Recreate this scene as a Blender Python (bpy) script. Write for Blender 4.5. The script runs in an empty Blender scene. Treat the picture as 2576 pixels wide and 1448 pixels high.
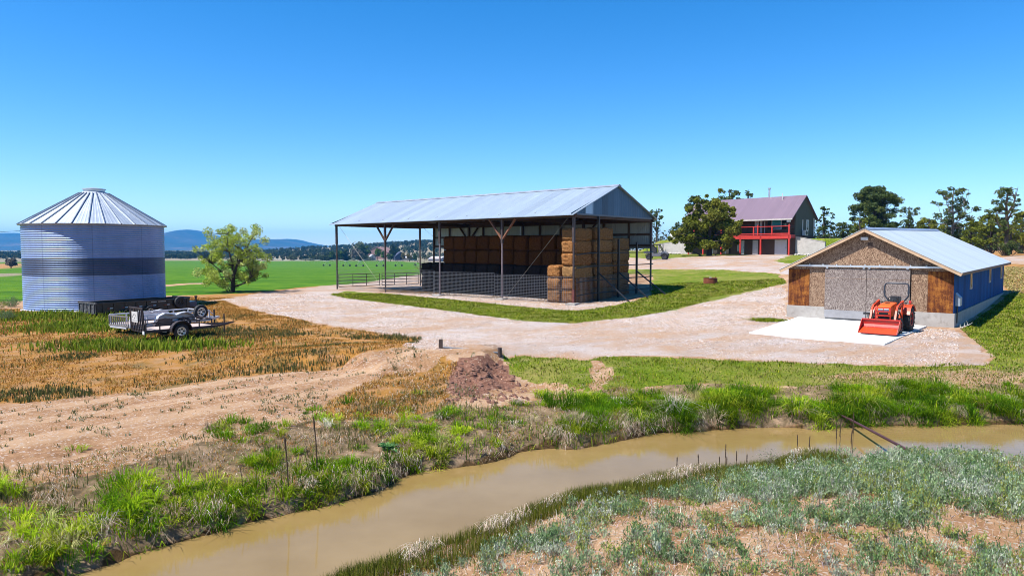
import bpy, math, random
import numpy as np
from mathutils import Vector, Matrix
R = math.radians
SC = bpy.context.scene
COL = SC.collection
rnd = random.Random(7)
RNG = np.random.default_rng(11)
PI = math.pi
# ------------------------------------------------------------------ settings and base colours
SKY_SAT, SKY_HUE, SKY_STR, SUN_STR, EXPO = 1.40, .502, .113, 5.0, 0.90
HAZE, HAZE_COL = 9e-5, (.06, .44, 1.0)
TRK = 45
C_DIRT = [(.23,.115,.055), (.46,.265,.14), (.62,.42,.26)]
C_GRAV = [(.20,.14,.11), (.34,.26,.215), (.46,.375,.325), (.58,.50,.455), (.45,.285,.175)]
C_LAWN = [(.072,.135,.006), (.165,.23,.012), (.29,.32,.028), (.34,.28,.09)]
C_DRY = [(.22,.095,.016), (.40,.19,.042), (.54,.32,.10)]
C_FIELD = [(.030,.10,.004), (.070,.19,.005), (.17,.27,.012)]
C_WATER = [(.25,.165,.055), (.30,.205,.08)]
ALB = .80
C_BIN = (.27,.37,.58)

# ------------------------------------------------------------------ camera
FPX, CX, CY = 1740.0, 1288.0, 724.0           # focal length of the drone camera, in units of a 2576 px wide frame
PITCH = R(3.16); CAMZ = 3.8
cam_d = bpy.data.cameras.new("camera"); cam = bpy.data.objects.new("camera", cam_d); COL.objects.link(cam)
cam.location = (0, 0, CAMZ); cam.rotation_euler = (PI/2 - PITCH, 0, 0)
cam_d.sensor_width = 36; cam_d.lens = 36*FPX/2576; cam_d.clip_end = 40000; cam_d.clip_start = 0.1
SC.camera = cam
def ray(x, y):
    u, v = (x-CX)/FPX, (CY-y)/FPX
    return np.array((u, math.cos(PITCH)+v*math.sin(PITCH), v*math.cos(PITCH)-math.sin(PITCH)))
def at(x, y, Y):                                # surveyed point: sight line (x, y) at distance Y
    d = ray(x, y); p = d*(Y/d[1]); return (p[0], p[1], p[2]+CAMZ)

# ------------------------------------------------------------------ noise
def vnoise(x, y, s, seed=0):
    x = np.asarray(x, float)/s; y = np.asarray(y, float)/s
    xi = np.floor(x).astype(np.int64); yi = np.floor(y).astype(np.int64)
    fx = x-xi; fy = y-yi; fx = fx*fx*(3-2*fx); fy = fy*fy*(3-2*fy)
    def h(a, b):
        n = (a*374761393 + b*668265263 + seed*974634777) & 0xFFFFFFFF
        n = ((n ^ (n >> 13))*1274126177) & 0xFFFFFFFF
        return ((n ^ (n >> 16)) & 0xFFFF)/65535.0
    return (h(xi, yi)*(1-fx)+h(xi+1, yi)*fx)*(1-fy)+(h(xi, yi+1)*(1-fx)+h(xi+1, yi+1)*fx)*fy
def fnoise(x, y, s, seed=0, oct=3):
    t = 0; a = 1; n = 0
    for k in range(oct):
        t = t+a*vnoise(x, y, s/2**k, seed+k*17); n += a; a *= .5
    return t/n
def sstep(a, b, x):
    t = np.clip((np.asarray(x, float)-a)/(b-a), 0, 1); return t*t*(3-2*t)

# ------------------------------------------------------------------ terrain
WZ = -0.9
FAR = np.array([(-160,-60),(-40,-11),(-22,-2),(-14,3.2),(-9,7.3),(-6.24,9.97),(-4.37,11.73),(-3.08,12.84),(-2.02,14.17),(-.34,15.37),(.77,16.2),
    (1.49,16.1),(2.74,16.9),(3.54,17.5),(5.78,17.9),(8.4,18.1),(13.7,18.5),(30,20),(60,24),(160,36)])
NEAR = np.array([(-160,-64),(-36,-14),(-18,-5),(-11,.6),(-7,4.6),(-4,8.0),(-2.34,9.75),(-1.18,10.7),(-.33,11.55),(1.08,12.85),(2.46,13.3),(3.39,13.9),
    (5.35,14.65),(6.5,15.05),(9.2,14.8),(14,14.9),(30,17),(60,20.5),(160,31)])
def shore(A, X): return np.interp(X, A[:,0], A[:,1])
def creek(X, Y):                                # distance outside the far shore and the near shore
    yf = shore(FAR, X); yn = shore(NEAR, X)
    cf = 1/np.sqrt(1+((shore(FAR, X+.4)-shore(FAR, X-.4))/.8)**2)
    cn = 1/np.sqrt(1+((shore(NEAR, X+.4)-shore(NEAR, X-.4))/.8)**2)
    wob = (vnoise(X, Y, .9, 3)-.5)*.35+(vnoise(X, Y, .35, 4)-.5)*.12
    return (Y-yf)*cf+wob, (yn-Y)*cn+wob
HA = np.array((.7545,.6563)); HB = np.array((-.6563,.7545)); H0 = np.array((38.2,95.0)); HZ = 3.09   # house axes and corner
def hloc(X, Y): return (X-H0[0])*HA[0]+(Y-H0[1])*HA[1], (X-H0[0])*HB[0]+(Y-H0[1])*HB[1]
FP = [(0,0),(41,0),(45,.12),(52,.5),(58,1.0),(70,1.85),(83,2.55),(95,3.02),(120,3.3),(400,3.4),(9000,3.4)]
VAL = [(0,0),(70,0),(150,-1.7),(500,-8),(720,-8.2),(900,-7),(1200,-1),(1600,8),(2600,14),(12000,14)]
VALL = [(0,0),(70,0),(150,-1.7),(500,-8),(720,-8.5),(1000,-8.2),(1600,-6),(3000,-3),(12000,0)]
def H(X, Y):
    X = np.asarray(X, float); Y = np.asarray(Y, float)
    Yp = np.maximum(Y, 1.0); q = X/Yp
    p = .6*X+.8*Y
    w = sstep(.02, .18, q)*sstep(5, 25, Y)
    k = sstep(-.42, -.24, q)
    left = np.interp(Y, *zip(*VAL))*k+np.interp(Y, *zip(*VALL))*(1-k)
    left = left+sstep(-.27, -.12, q)*np.interp(Y, [900, 1700, 12000], [0, 13, 13])
    z = w*np.interp(p, *zip(*FP))+(1-w)*left
    # bank of the house
    xl, yl = hloc(X, Y)
    off = 1.75+np.maximum(0, -3.8-yl)*.9+np.maximum(0, yl-21)*.5
    m = sstep(0, .9, xl-off)*(1-sstep(20, 40, xl))*sstep(-16, -5, yl)*(1-sstep(24, 36, yl))
    z = z+2.25*m
    # dirt track ramp and the eroded headwall of the ditch crossing
    emb = sstep(21.0, 22.2, Y+(X+1.5)*.12+(vnoise(X, Y, .8, 77)-.5)*.9)*(1-sstep(-.9, -.3, X+(vnoise(X, Y, .6, 78)-.5)*.7))*sstep(-13, -4, X)*(1-sstep(24, 28, Y))
    z = z+emb*.46+np.exp(-((X+.5)/1.8)**2-((Y-20.6)/2.0)**2)*((fnoise(X, Y, .8, 55, 3)-.5)*.55+np.abs(vnoise(X, Y, .35, 57)-.5)*.16)
    tu, tv = (X+Y)*.7071, (Y-X)*.7071
    tm = sstep(-.5, -2.5, X)*sstep(9, 12, Y)*(1-sstep(23, 26, Y))*sstep(-24, -16, X)
    z = z+tm*((fnoise(tu, tv*4.5, 5, 45)-.5)*.09+(vnoise(tu*2, tv*24, 5, 46)-.5)*.035+(vnoise(tu*6, tv*9, 2, 47)-.5)*.03)
    gul = np.exp(-((X-.6)/1.9)**2-((Y-20.6)/2.6)**2); z = z-gul*.42
    rut = np.exp(-((X-4.2-(Y-22)*.1)/.5)**2)*sstep(18, 20, Y)*(1-sstep(23, 25, Y)); z = z-.1*rut
    # small lumps
    lump = (fnoise(X, Y, 4.0, 5)-.5)*.12+(vnoise(X, Y, .55, 9)-.5)*.035
    z = z+lump*np.where(Y < 45, 1, np.clip(1-(Y-45)/20, 0, 1))
    # ditch
    df, dn = creek(X, Y)
    farp = np.interp(df, [-3,-1.2,-.05,.12,.5,1.6,3.0,5.2], [-1.6,-1.45,-1.0,-.68,-.52,-.38,-.18,0])
    nearp = np.interp(dn, [-3,-1.2,-.05,.15,.6,1.6,3.0,5.0], [-1.6,-1.45,-.98,-.82,-.62,-.4,-.16,0])
    mid = (shore(FAR, X)+shore(NEAR, X))/2
    rise = .05*sstep(2.0, 4.5, dn)*sstep(3, 9, X)
    ditch = np.where(Y > mid, np.where(df < 5.2, farp+z*sstep(.3, 5.2, df), z), np.where(dn < 5, nearp+z*sstep(.5, 5, dn), z)+rise)
    return ditch
def hz(x, y): return float(H(np.array([x]), np.array([y]))[0])
TT = np.concatenate([np.arange(4, 60, .05), np.geomspace(60, 9000, 1500)])
def gnd(x, y, zoff=0):                          # first point of the terrain along a sight line
    d = ray(x, y); t = TT/d[1]
    X = d[0]*t; Y = d[1]*t; Z = d[2]*t+CAMZ
    b = np.nonzero(Z < H(X, Y)+zoff)[0]
    i = b[0] if len(b) else len(TT)-1
    return np.array((X[i], Y[i], float(H(X[i:i+1], Y[i:i+1])[0])))
def inpoly(X, Y, P):
    P = np.asarray(P); c = np.zeros(X.shape, bool); n = len(P); j = n-1
    for i in range(n):
        xi, yi = P[i]; xj, yj = P[j]
        if yi != yj:
            c ^= ((yi > Y) != (yj > Y)) & (X < (xj-xi)*(Y-yi)/(yj-yi)+xi)
        j = i
    return c
def gpoly(px): return [tuple(gnd(x, y)[:2]) for x, y in px]

# ------------------------------------------------------------------ node helper
def mul(c, k): return tuple(min(1, x*k) for x in c)
class NT:
    def __init__(s, name):
        s.m = bpy.data.materials.new(name); s.m.use_nodes = True; s.t = s.m.node_tree
        for n in list(s.t.nodes): s.t.nodes.remove(n)
        s.out = s.t.nodes.new('ShaderNodeOutputMaterial'); s._oc = None
    def n(s, typ, **kw):
        nd = s.t.nodes.new(typ)
        for k, v in kw.items(): setattr(nd, k, v)
        return nd
    def put(s, sock, v):
        if hasattr(v, 'is_output') or isinstance(v, bpy.types.NodeSocket): s.t.links.new(v, sock)
        elif isinstance(v, (tuple, list)) and len(v) == 3 and sock.type == 'RGBA': sock.default_value = (*v, 1)
        else: sock.default_value = v
    def oc(s):
        if s._oc is None: s._oc = s.n('ShaderNodeTexCoord').outputs['Object']
        return s._oc
    def mapped(s, scale=(1,1,1), rot=(0,0,0), vec=None):
        m = s.n('ShaderNodeMapping'); s.put(m.inputs[0], vec or s.oc()); m.inputs['Scale'].default_value = scale; m.inputs['Rotation'].default_value = rot
        return m.outputs[0]
    def rotscale(s, rot, scale, vec=None):          # turn first, then stretch
        return s.mapped(scale, (0,0,0), s.mapped((1,1,1), rot, vec))
    def noise(s, scale, detail=4, rough=.6, vec=None, out='Fac'):
        k = s.n('ShaderNodeTexNoise'); s.put(k.inputs['Vector'], vec or s.oc()); k.inputs['Scale'].default_value = scale
        k.inputs['Detail'].default_value = detail; k.inputs['Roughness'].default_value = rough; return k.outputs[out]
    def voro(s, scale, vec=None, out='Color', feature='F1', rnd=1):
        k = s.n('ShaderNodeTexVoronoi', feature=feature); s.put(k.inputs['Vector'], vec or s.oc()); k.inputs['Scale'].default_value = scale
        k.inputs['Randomness'].default_value = rnd; return k.outputs[out]
    def math(s, op, a, b=0.0, c=0.0, clamp=False):
        k = s.n('ShaderNodeMath', operation=op, use_clamp=clamp)
        for i, v in enumerate((a, b, c)): s.put(k.inputs[i], v)
        return k.outputs[0]
    def mix(s, f, a, b, mode='MIX'):
        k = s.n('ShaderNodeMix', data_type='RGBA', blend_type=mode); s.put(k.inputs[0], f); s.put(k.inputs[6], a); s.put(k.inputs[7], b); return k.outputs[2]
    def ramp(s, f, stops, interp='LINEAR'):
        k = s.n('ShaderNodeValToRGB'); s.put(k.inputs[0], f); k.color_ramp.interpolation = interp
        e = k.color_ramp.elements
        while len(e) < len(stops): e.new(.5)
        for i, (p, c) in enumerate(stops):
            e[i].position = p; e[i].color = (c, c, c, 1) if isinstance(c, (int, float)) else (*c, 1)
        return k.outputs[0]
    def sep(s, c):
        k = s.n('ShaderNodeSeparateXYZ'); s.put(k.inputs[0], c); return k.outputs
    def attr(s, name):
        k = s.n('ShaderNodeAttribute', attribute_name=name); return k
    def bump(s, h, strength=.3, dist=.02):
        k = s.n('ShaderNodeBump'); k.inputs['Strength'].default_value = strength; k.inputs['Distance'].default_value = dist; s.put(k.inputs['Height'], h); return k.outputs[0]
    def pbr(s, col, rough=.6, metal=0.0, normal=None, spec=.5, **kw):
        if not (isinstance(metal, (int, float)) and metal > .35): col = mul(col, ALB) if isinstance(col, (tuple, list)) else s.mix(1.0, col, (ALB, ALB, ALB), 'MULTIPLY')
        b = s.n('ShaderNodeBsdfPrincipled'); s.put(b.inputs['Base Color'], col); s.put(b.inputs['Roughness'], rough); s.put(b.inputs['Metallic'], metal)
        b.inputs['Specular IOR Level'].default_value = spec
        if normal is not None: s.put(b.inputs['Normal'], normal)
        for k, v in kw.items(): s.put(b.inputs[k], v)
        s.t.links.new(b.outputs[0], s.out.inputs[0]); return s.m
def pm(name, col, rough=.6, metal=0.0, var=.18, scale=3.0, bump=0.0, bscale=40, dirt=None, spec=.5):
    m = NT(name); f = m.noise(scale, 6, .65)
    c = m.mix(m.ramp(f, [(.3, 0), (.7, 1)]), mul(col, 1-var), mul(col, 1+var))
    if dirt: c = m.mix(m.ramp(m.noise(scale*1.7, 8, .7), [(.52, 0), (.68, .8)]), c, dirt)
    r = m.math('ADD', m.math('MULTIPLY', f, .2), rough-.1, clamp=True)
    nrm = m.bump(m.noise(bscale, 4), .5, bump) if bump else None
    return m.pbr(c, r, metal, nrm, spec)

# ------------------------------------------------------------------ mesh builder
class MB:
    def __init__(s): s.v = []; s.f = []
    def add(s, vs, fs):
        o = len(s.v); s.v.extend([tuple(map(float, p)) for p in vs]); s.f.extend([tuple(i+o for i in f) for f in fs]); return s
    def box(s, c, size, rz=0, M=None):
        hx, hy, hz_ = size[0]/2, size[1]/2, size[2]/2
        P = [Vector((x, y, z)) for x in (-hx, hx) for y in (-hy, hy) for z in (-hz_, hz_)]
        T = M if M is not None else Matrix.Rotation(rz, 3, 'Z')
        c = Vector(c)
        return s.add([T@p+c for p in P], [(0,1,3,2),(4,6,7,5),(0,4,5,1),(2,3,7,6),(0,2,6,4),(1,5,7,3)])
    def bx(s, x0, x1, y0, y1, z0, z1): return s.box(((x0+x1)/2, (y0+y1)/2, (z0+z1)/2), (abs(x1-x0), abs(y1-y0), abs(z1-z0)))
    def bar(s, p, q, w, h=None, up=(0,0,1)):
        p, q = Vector(p), Vector(q); h = h or w; d = q-p; L = d.length
        if L < 1e-6: return s
        x = d/L; u = Vector(up)
        if abs(x.dot(u)) > .97: u = Vector((0,1,0))
        y = u.cross(x).normalized(); z = x.cross(y)
        return s.box((p+q)/2, (L, w, h), M=Matrix((x, y, z)).transposed())
    def tube(s, pts, r, n=8, cap=True):
        pts = [Vector(p) for p in pts]; rs = r if isinstance(r, (list, tuple)) else [r]*len(pts)
        o = len(s.v); a = None
        for i, p in enumerate(pts):
            t = (pts[min(i+1, len(pts)-1)]-pts[max(i-1, 0)])
            t = t.normalized() if t.length > 1e-9 else Vector((0,0,1))
            if a is None: a = t.orthogonal().normalized()
            a = (a-t*a.dot(t)); a = a.normalized() if a.length > 1e-6 else t.orthogonal().normalized()
            b = t.cross(a)
            for k in range(n):
                th = 2*PI*k/n; s.v.append(tuple(p+(a*math.cos(th)+b*math.sin(th))*rs[i]))
        for i in range(len(pts)-1):
            for k in range(n):
                k2 = (k+1) % n; s.f.append((o+i*n+k, o+i*n+k2, o+(i+1)*n+k2, o+(i+1)*n+k))
        if cap:
            s.f.append(tuple(o+k for k in range(n))[::-1]); s.f.append(tuple(o+(len(pts)-1)*n+k for k in range(n)))
        return s
    def lathe(s, prof, n=32, c=(0,0,0), axis='Z', a0=0, a1=2*PI, closed=True):
        o = len(s.v); m = n if closed else n+1
        for k in range(m):
            th = a0+(a1-a0)*k/n
            for r, z in prof:
                x, y = r*math.cos(th), r*math.sin(th)
                p = (x, y, z) if axis == 'Z' else ((x, z, y) if axis == 'Y' else (z, x, y))
                s.v.append((p[0]+c[0], p[1]+c[1], p[2]+c[2]))
        L = len(prof)
        for k in range(n):
            k2 = (k+1) % m
            for i in range(L-1): s.f.append((o+k*L+i, o+k2*L+i, o+k2*L+i+1, o+k*L+i+1))
        return s
    def prism(s, out, h0, h1, plane='XY'):
        n = len(out)
        def P(a, b, h): return (a, b, h) if plane == 'XY' else ((a, h, b) if plane == 'XZ' else (h, a, b))
        return s.add([P(a, b, h0) for a, b in out]+[P(a, b, h1) for a, b in out],
            [tuple(range(n))[::-1], tuple(range(n, 2*n))]+[(i, (i+1) % n, n+(i+1) % n, n+i) for i in range(n)])
    def quad(s, *p): return s.add(p, [tuple(range(len(p)))])
    def build(s, name, mat, parent=None, smooth=False, label=None, loc=None):
        me = bpy.data.meshes.new(name); me.from_pydata(s.v, [], s.f)
        me.materials.append(mat)
        import bmesh
        bm = bmesh.new(); bm.from_mesh(me); bmesh.ops.recalc_face_normals(bm, faces=bm.faces); bm.to_mesh(me); bm.free()
        if smooth:
            me.polygons.foreach_set('use_smooth', [True]*len(me.polygons))
            try: me.set_sharp_from_angle(angle=R(40))
            except Exception: pass
        o = bpy.data.objects.new(name, me); COL.objects.link(o)
        if parent: o.parent = parent
        if label: o['label'] = label
        if loc: o.location = loc
        return o
def tag(o, label=None, cat=None, group=None, kind=None):
    if label: o['label'] = label
    if cat: o['category'] = cat
    if group: o['group'] = group
    if kind: o['kind'] = kind
    return o
def thing(name, label, cat, loc, rz=0, group=None, tilt=0):
    o = bpy.data.objects.new(name, None); o.empty_display_size = .3; COL.objects.link(o)
    o.location = loc; o.rotation_euler = (0, tilt, rz); return tag(o, label, cat, group)
def dup(o, loc, rz=0, label=None, scale=None, parent=None):
    c = o.copy(); COL.objects.link(c)
    if parent is not None: c.parent = parent
    else:
        c.location = loc; c.rotation_euler = (0, 0, rz)
        if label: c['label'] = label
        if scale: c.scale = scale
    for ch in list(o.children): dup(ch, None, parent=c)
    return c
def npmesh(name, V, F, mat, cols=None, smooth=False, parent=None, extra=None):
    """V (n,3); F (m,3) or (m,4) int array, or list of such; cols (n,3)"""
    me = bpy.data.meshes.new(name); Fs = F if isinstance(F, list) else [F]
    me.vertices.add(len(V)); me.vertices.foreach_set('co', np.ascontiguousarray(V, np.float32).ravel())
    loops = np.concatenate([f.ravel() for f in Fs]).astype(np.int32)
    tot = np.concatenate([np.full(len(f), f.shape[1], np.int32) for f in Fs])
    st = np.concatenate([[0], np.cumsum(tot)[:-1]]).astype(np.int32)
    me.loops.add(len(loops)); me.loops.foreach_set('vertex_index', loops)
    me.polygons.add(len(tot)); me.polygons.foreach_set('loop_start', st); me.polygons.foreach_set('loop_total', tot)
    if smooth: me.polygons.foreach_set('use_smooth', np.ones(len(tot), bool))
    for nm, c in ([('Col', cols)] if cols is not None else [])+list((extra or {}).items()):
        a = me.color_attributes.new(nm, 'FLOAT_COLOR', 'POINT')
        c4 = np.ones((len(V), 4), np.float32); c4[:, :c.shape[1]] = c; a.data.foreach_set('color', c4.ravel())
    me.materials.append(mat); me.update(); me.validate()
    o = bpy.data.objects.new(name, me); COL.objects.link(o)
    if parent: o.parent = parent
    return o
# ------------------------------------------------------------------ light
SUN_H = np.array((-.899, -.438)); EL = R(59)
world = bpy.data.worlds.new("World"); SC.world = world; world.use_nodes = True
wt = world.node_tree; wt.nodes.clear()
sky = wt.nodes.new('ShaderNodeTexSky'); sky.sky_type = 'NISHITA'; sky.sun_disc = False
sky.sun_elevation = EL; sky.sun_rotation = math.atan2(SUN_H[0], SUN_H[1]) % (2*PI)
sky.altitude = 1800; sky.air_density = 1.0; sky.dust_density = 0.3; sky.ozone_density = 2.5
hs = wt.nodes.new('ShaderNodeHueSaturation'); hs.inputs['Saturation'].default_value = SKY_SAT; hs.inputs['Hue'].default_value = SKY_HUE
bg = wt.nodes.new('ShaderNodeBackground'); bg.inputs['Strength'].default_value = SKY_STR
wo = wt.nodes.new('ShaderNodeOutputWorld')
wt.links.new(sky.outputs[0], hs.inputs['Color']); wt.links.new(hs.outputs[0], bg.inputs[0]); wt.links.new(bg.outputs[0], wo.inputs[0])
sd = bpy.data.lights.new("sun", 'SUN'); sd.energy = SUN_STR; sd.angle = R(.53); sd.color = (1, .95, .87)
so = bpy.data.objects.new("sun", sd); COL.objects.link(so)
sv = Vector((SUN_H[0]*math.cos(EL), SUN_H[1]*math.cos(EL), math.sin(EL)))
so.rotation_euler = sv.to_track_quat('Z', 'Y').to_euler(); so.location = (-60, -40, 120)
vs = SC.view_settings; vs.view_transform = 'Standard'; vs.look = 'None'; vs.exposure = EXPO; vs.gamma = 1; vs.use_curve_mapping = False
SC.cycles.filter_width = 0.95; SC.cycles.max_bounces = 6; SC.cycles.diffuse_bounces = 1; SC.cycles.transparent_max_bounces = 8; SC.cycles.volume_bounces = 0
# ------------------------------------------------------------------ ground sheet
def axis(lo, hi, step, out_lo, out_hi, g=1.055):
    a = list(np.arange(lo, hi+1e-6, step)); s = step; x = a[-1]
    while x < out_hi: s *= g; x += s; a.append(x)
    s = step; x = lo; b = []
    while x > out_lo: s *= g; x -= s; b.append(x)
    return np.array(b[::-1]+a)
xs = axis(-34, 46, .2, -9000, 9000, 1.05)
ys1 = axis(6, 48, .2, -80, 48, 1.25); ys2 = np.arange(48.5, 112, .5); ys3 = axis(112, 112.5, .6, 112, 12500, 1.05)
ys = np.unique(np.concatenate([ys1, ys2, ys3[1:]]))
GX, GY = np.meshgrid(xs, ys); fx, fy = GX.ravel(), GY.ravel(); fz = H(fx, fy)
POLY = {
 'gravel': [(560,750),(650,738),(790,722),(860,706),(960,700),(1060,693),(1120,735),(1300,745),(1440,760),(1660,752),(1700,772),(1790,748),(1900,729),(1975,714),(1985,805),(2060,803),(2400,830),(2440,858),(2495,915),(2300,917),(2100,912),(1800,900),(1600,892),(1480,903),(1300,893),(1250,884),(1100,880),(1010,872),(1060,850),(950,835),(800,812),(720,795),(620,775)],
 'lawn_shed': [(828,741),(870,732),(1000,741),(1110,751),(1260,766),(1400,779),(1450,781),(1560,765),(1640,742),(1640,690),(1570,690),(1570,682),(1700,678),(1830,679),(1960,690),(1980,712),(1900,731),(1790,757),(1700,777),(1600,797),(1440,814),(1300,805),(1150,785),(1000,765),(880,752)],
 'drive': [(1540,651),(1640,652),(1750,646),(1860,641),(1900,640),(1995,640.5),(1990,648),(1945,655),(2010,668),(1985,690),(1830,679),(1700,678),(1540,682)],
 'road': [(2500,662),(2700,670),(2700,640),(2540,644),(2500,650)],
 'lawn_front': [(1270,900),(1300,895),(1480,908),(1500,900),(1600,897),(1800,905),(2100,915),(2300,920),(2500,918),(2480,880),(2440,850),(2415,826),(2540,738),(2700,735),(2700,1010),(2300,990),(2000,975),(1800,965),(1600,975),(1480,985),(1370,970),(1290,940)],
 'dry_front': [(2020,945),(2300,932),(2520,922),(2650,930),(2650,985),(2300,985),(2100,975)],
 'dry_right': [(2530,672),(2900,672),(2900,738),(2545,738),(2505,700)],
 'dry': [(-300,790),(100,775),(210,790),(560,756),(620,778),(720,797),(800,815),(950,838),(1060,852),(1010,872),(900,890),(640,945),(300,990),(0,1022),(-300,1060)],
 'verge': [(415,748),(560,737),(700,727),(800,714),(850,706),(850,722),(700,738),(560,752),(415,768)],
 'hay': [(820,1020),(960,945),(1100,908),(1150,915),(1125,960),(1120,1030),(1000,1060),(760,1075)],
 'fresh': [(1130,935),(1160,905),(1210,900),(1265,903),(1295,955),(1370,972),(1340,1010),(1180,1034),(1110,1005)],
 'core': [(1128,938),(1160,905),(1210,898),(1265,902),(1296,952),(1262,975),(1215,990),(1160,1003),(1118,985)],
 'rut': [(1486,908),(1500,906),(1545,925),(1548,945),(1510,985),(1490,985),(1492,940)],
 'field': [(-900,668),(-300,662),(415,655),(560,656),(1000,657),(1060,660),(1060,688),(900,713),(790,720),(640,736),(520,741),(415,744),(50,757),(-300,775),(-900,800)],
 'strip_a': [(-900,699),(0,688),(60,686),(60,692),(0,696),(-900,712)],
 'strip_b': [(-900,676),(0,663),(60,660),(60,671),(0,676),(-900,690)],
 'strip_c': [(415,716),(470,712),(520,711),(520,714),(470,716),(415,721)],
 'lawn_house': [(1540,620),(1660,625),(1700,640),(1760,641),(1760,647),(1640,652.5),(1540,651)],
 'lawn_side': [(1945,656),(1995,642),(2060,641),(2120,640),(2060,655),(2015,668)],
}
WP = {k: gpoly(v) for k, v in POLY.items()}
nx = (fnoise(fx, fy, 1.6, 21)-.5)*.9; ny = (fnoise(fx, fy, 1.6, 31)-.5)*.9
far_s = np.clip(fy/60, 1, 8)
def M(k, amp=1.0, x=None, y=None):
    if x is None: return inpoly(fx+nx*amp*far_s, fy+ny*amp*far_s, WP[k]).astype(float)
    return inpoly(x, y, WP[k])
df, dn = creek(fx, fy); xl, yl = hloc(fx, fy); qq = fx/np.maximum(fy, 1)
gravel = np.clip(M('gravel', 1.5)+M('drive')+M('road'), 0, 1)
mound = (xl > 1.4) & (xl < 30) & (yl > -17) & (yl < 36)
houselawn = (fx > 4) & (fy > 70) & (qq > .14) & (qq < .48) & (fy < 130)
green = np.clip(M('lawn_shed')+M('lawn_front')+M('lawn_house')+M('lawn_side')+mound*1.0+houselawn*.75, 0, 1)
gravel = gravel*(1-np.clip(M('lawn_shed')+M('lawn_front')*.0+M('lawn_side')+M('lawn_house')*.0, 0, 1))
green = green*(1-M('fresh', .6))*(1-np.clip(M('drive', .5)+M('road'), 0, 1)*(1-M('lawn_side')))*(1-M('rut', .4))
dry = np.clip(M('dry')+M('dry_right')+M('verge')+M('hay')*.9, 0, 1)
dry = np.where((fy > 60) & (qq > .5), np.maximum(dry, .75), dry)
dfn = M('dry_front')*sstep(.34, .52, fnoise(fx, fy, 1.6, 88)); dry = np.maximum(dry, dfn*.35)
green = green*(1-.85*dfn); green = green*(1-M('dry_right'))
bank = ((df > 0) & (df < 2.5+1.5*(fnoise(fx, fy, 3, 41)-.5)+.5*(fx < 0)) & (fy > shore(NEAR, fx)))*1.0
lush = bank*(1-M('fresh', .5))*(1-M('hay', .6))
mud_shade = np.maximum(((df < .06) & (dn < .12))*1.0, 0)
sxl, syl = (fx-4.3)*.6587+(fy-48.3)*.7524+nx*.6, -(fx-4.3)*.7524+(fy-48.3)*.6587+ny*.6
mud_shade = np.maximum(mud_shade, ((sxl > .9) & (sxl < 10.4) & (syl > 2.4) & (syl < 23.5))*.9)  # shed floor darkened in colour to stand for shade under the roof
field = M('field')*(1-M('strip_a', .4))*(1-M('strip_b', .4))*(1-M('strip_c', .3))
dry = np.maximum(dry, M('strip_b', .4)*.9)
scrub = ((fy > 85) & (field < .5) & (qq < .12) & (dry < .3))*1.0
scrub = np.where((fy > 140) & (qq >= .12), 1, scrub)
fresh = M('core', .8)
m1 = np.stack([gravel, green, dry, mud_shade], 1); m2 = np.stack([field, scrub, fresh, lush], 1)
ny_, nx_ = GX.shape; idx = np.arange(nx_*ny_).reshape(ny_, nx_)
GF = np.stack([idx[:-1, :-1], idx[:-1, 1:], idx[1:, 1:], idx[1:, :-1]], -1).reshape(-1, 4)

g = NT('ground_material')
geo = g.n('ShaderNodeNewGeometry').outputs['Position']
A1, A2 = g.attr('m1'), g.attr('m2')
r1, r2 = g.sep(A1.outputs['Color']), g.sep(A2.outputs['Color'])
nb, nm, nf, nff = g.noise(.35, 5, .6, geo), g.noise(1.7, 6, .65, geo), g.noise(9, 6, .7, geo), g.noise(45, 3, .7, geo)
def edge(v, k=.55):                             # ragged edge of a mask
    return g.math('MULTIPLY', g.math('ADD', g.math('SUBTRACT', v, .5), g.math('MULTIPLY', g.math('SUBTRACT', nf, .5), k)), 6, clamp=True) if False else g.ramp(g.math('ADD', v, g.math('MULTIPLY', g.math('SUBTRACT', nf, .5), k)), [(.38, 0), (.62, 1)])
dirt = g.ramp(g.math('ADD', g.math('MULTIPLY', nm, .6), g.math('MULTIPLY', nf, .4)), [(.3, C_DIRT[0]), (.5, C_DIRT[1]), (.7, C_DIRT[2])])
dirt = g.mix(g.ramp(nff, [(.35, .35), (.6, 0)]), dirt, mul(C_DIRT[0], .6))
# tyre tracks along the dirt track
trk = g.n('ShaderNodeTexWave', wave_type='BANDS', bands_direction='Y'); g.put(trk.inputs['Vector'], g.rotscale((0,0,R(-TRK)), (.25,1,1), geo)); trk.inputs['Scale'].default_value = .20; trk.inputs['Distortion'].default_value = 7; trk.inputs['Detail'].default_value = 4; trk.inputs['Detail Scale'].default_value = .6
dirt = g.mix(g.ramp(trk.outputs['Fac'], [(.5, 0), (.85, .5)]), dirt, C_DIRT[2])
dirt = g.mix(g.ramp(g.noise(2.2, 6, .7, g.rotscale((0,0,R(-TRK)), (.12,1,1), geo)), [(.54, 0), (.68, .75)]), dirt, (.27,.13,.075))
dirt = g.mix(g.ramp(g.sep(g.voro(26, geo))[0], [(.86, 0), (.9, .7)]), dirt, (.55,.47,.40))
vs1 = g.sep(g.voro(38, geo)); vs2 = g.sep(g.voro(15, geo))
grav = g.ramp(g.math('ADD', g.math('MULTIPLY', vs1[0], .5), g.math('ADD', g.math('MULTIPLY', vs2[1], .22), g.math('MULTIPLY', nf, .28))), [(.15, C_GRAV[0]), (.32, C_GRAV[1]), (.55, C_GRAV[2]), (.85, C_GRAV[3])])
gw = g.rotscale((0, 0, R(-38)), (.22, .8, 1), geo)
grav = g.mix(g.ramp(g.noise(.9, 5, .65, gw), [(.40, 0), (.58, .95)]), grav, C_GRAV[4])
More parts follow.
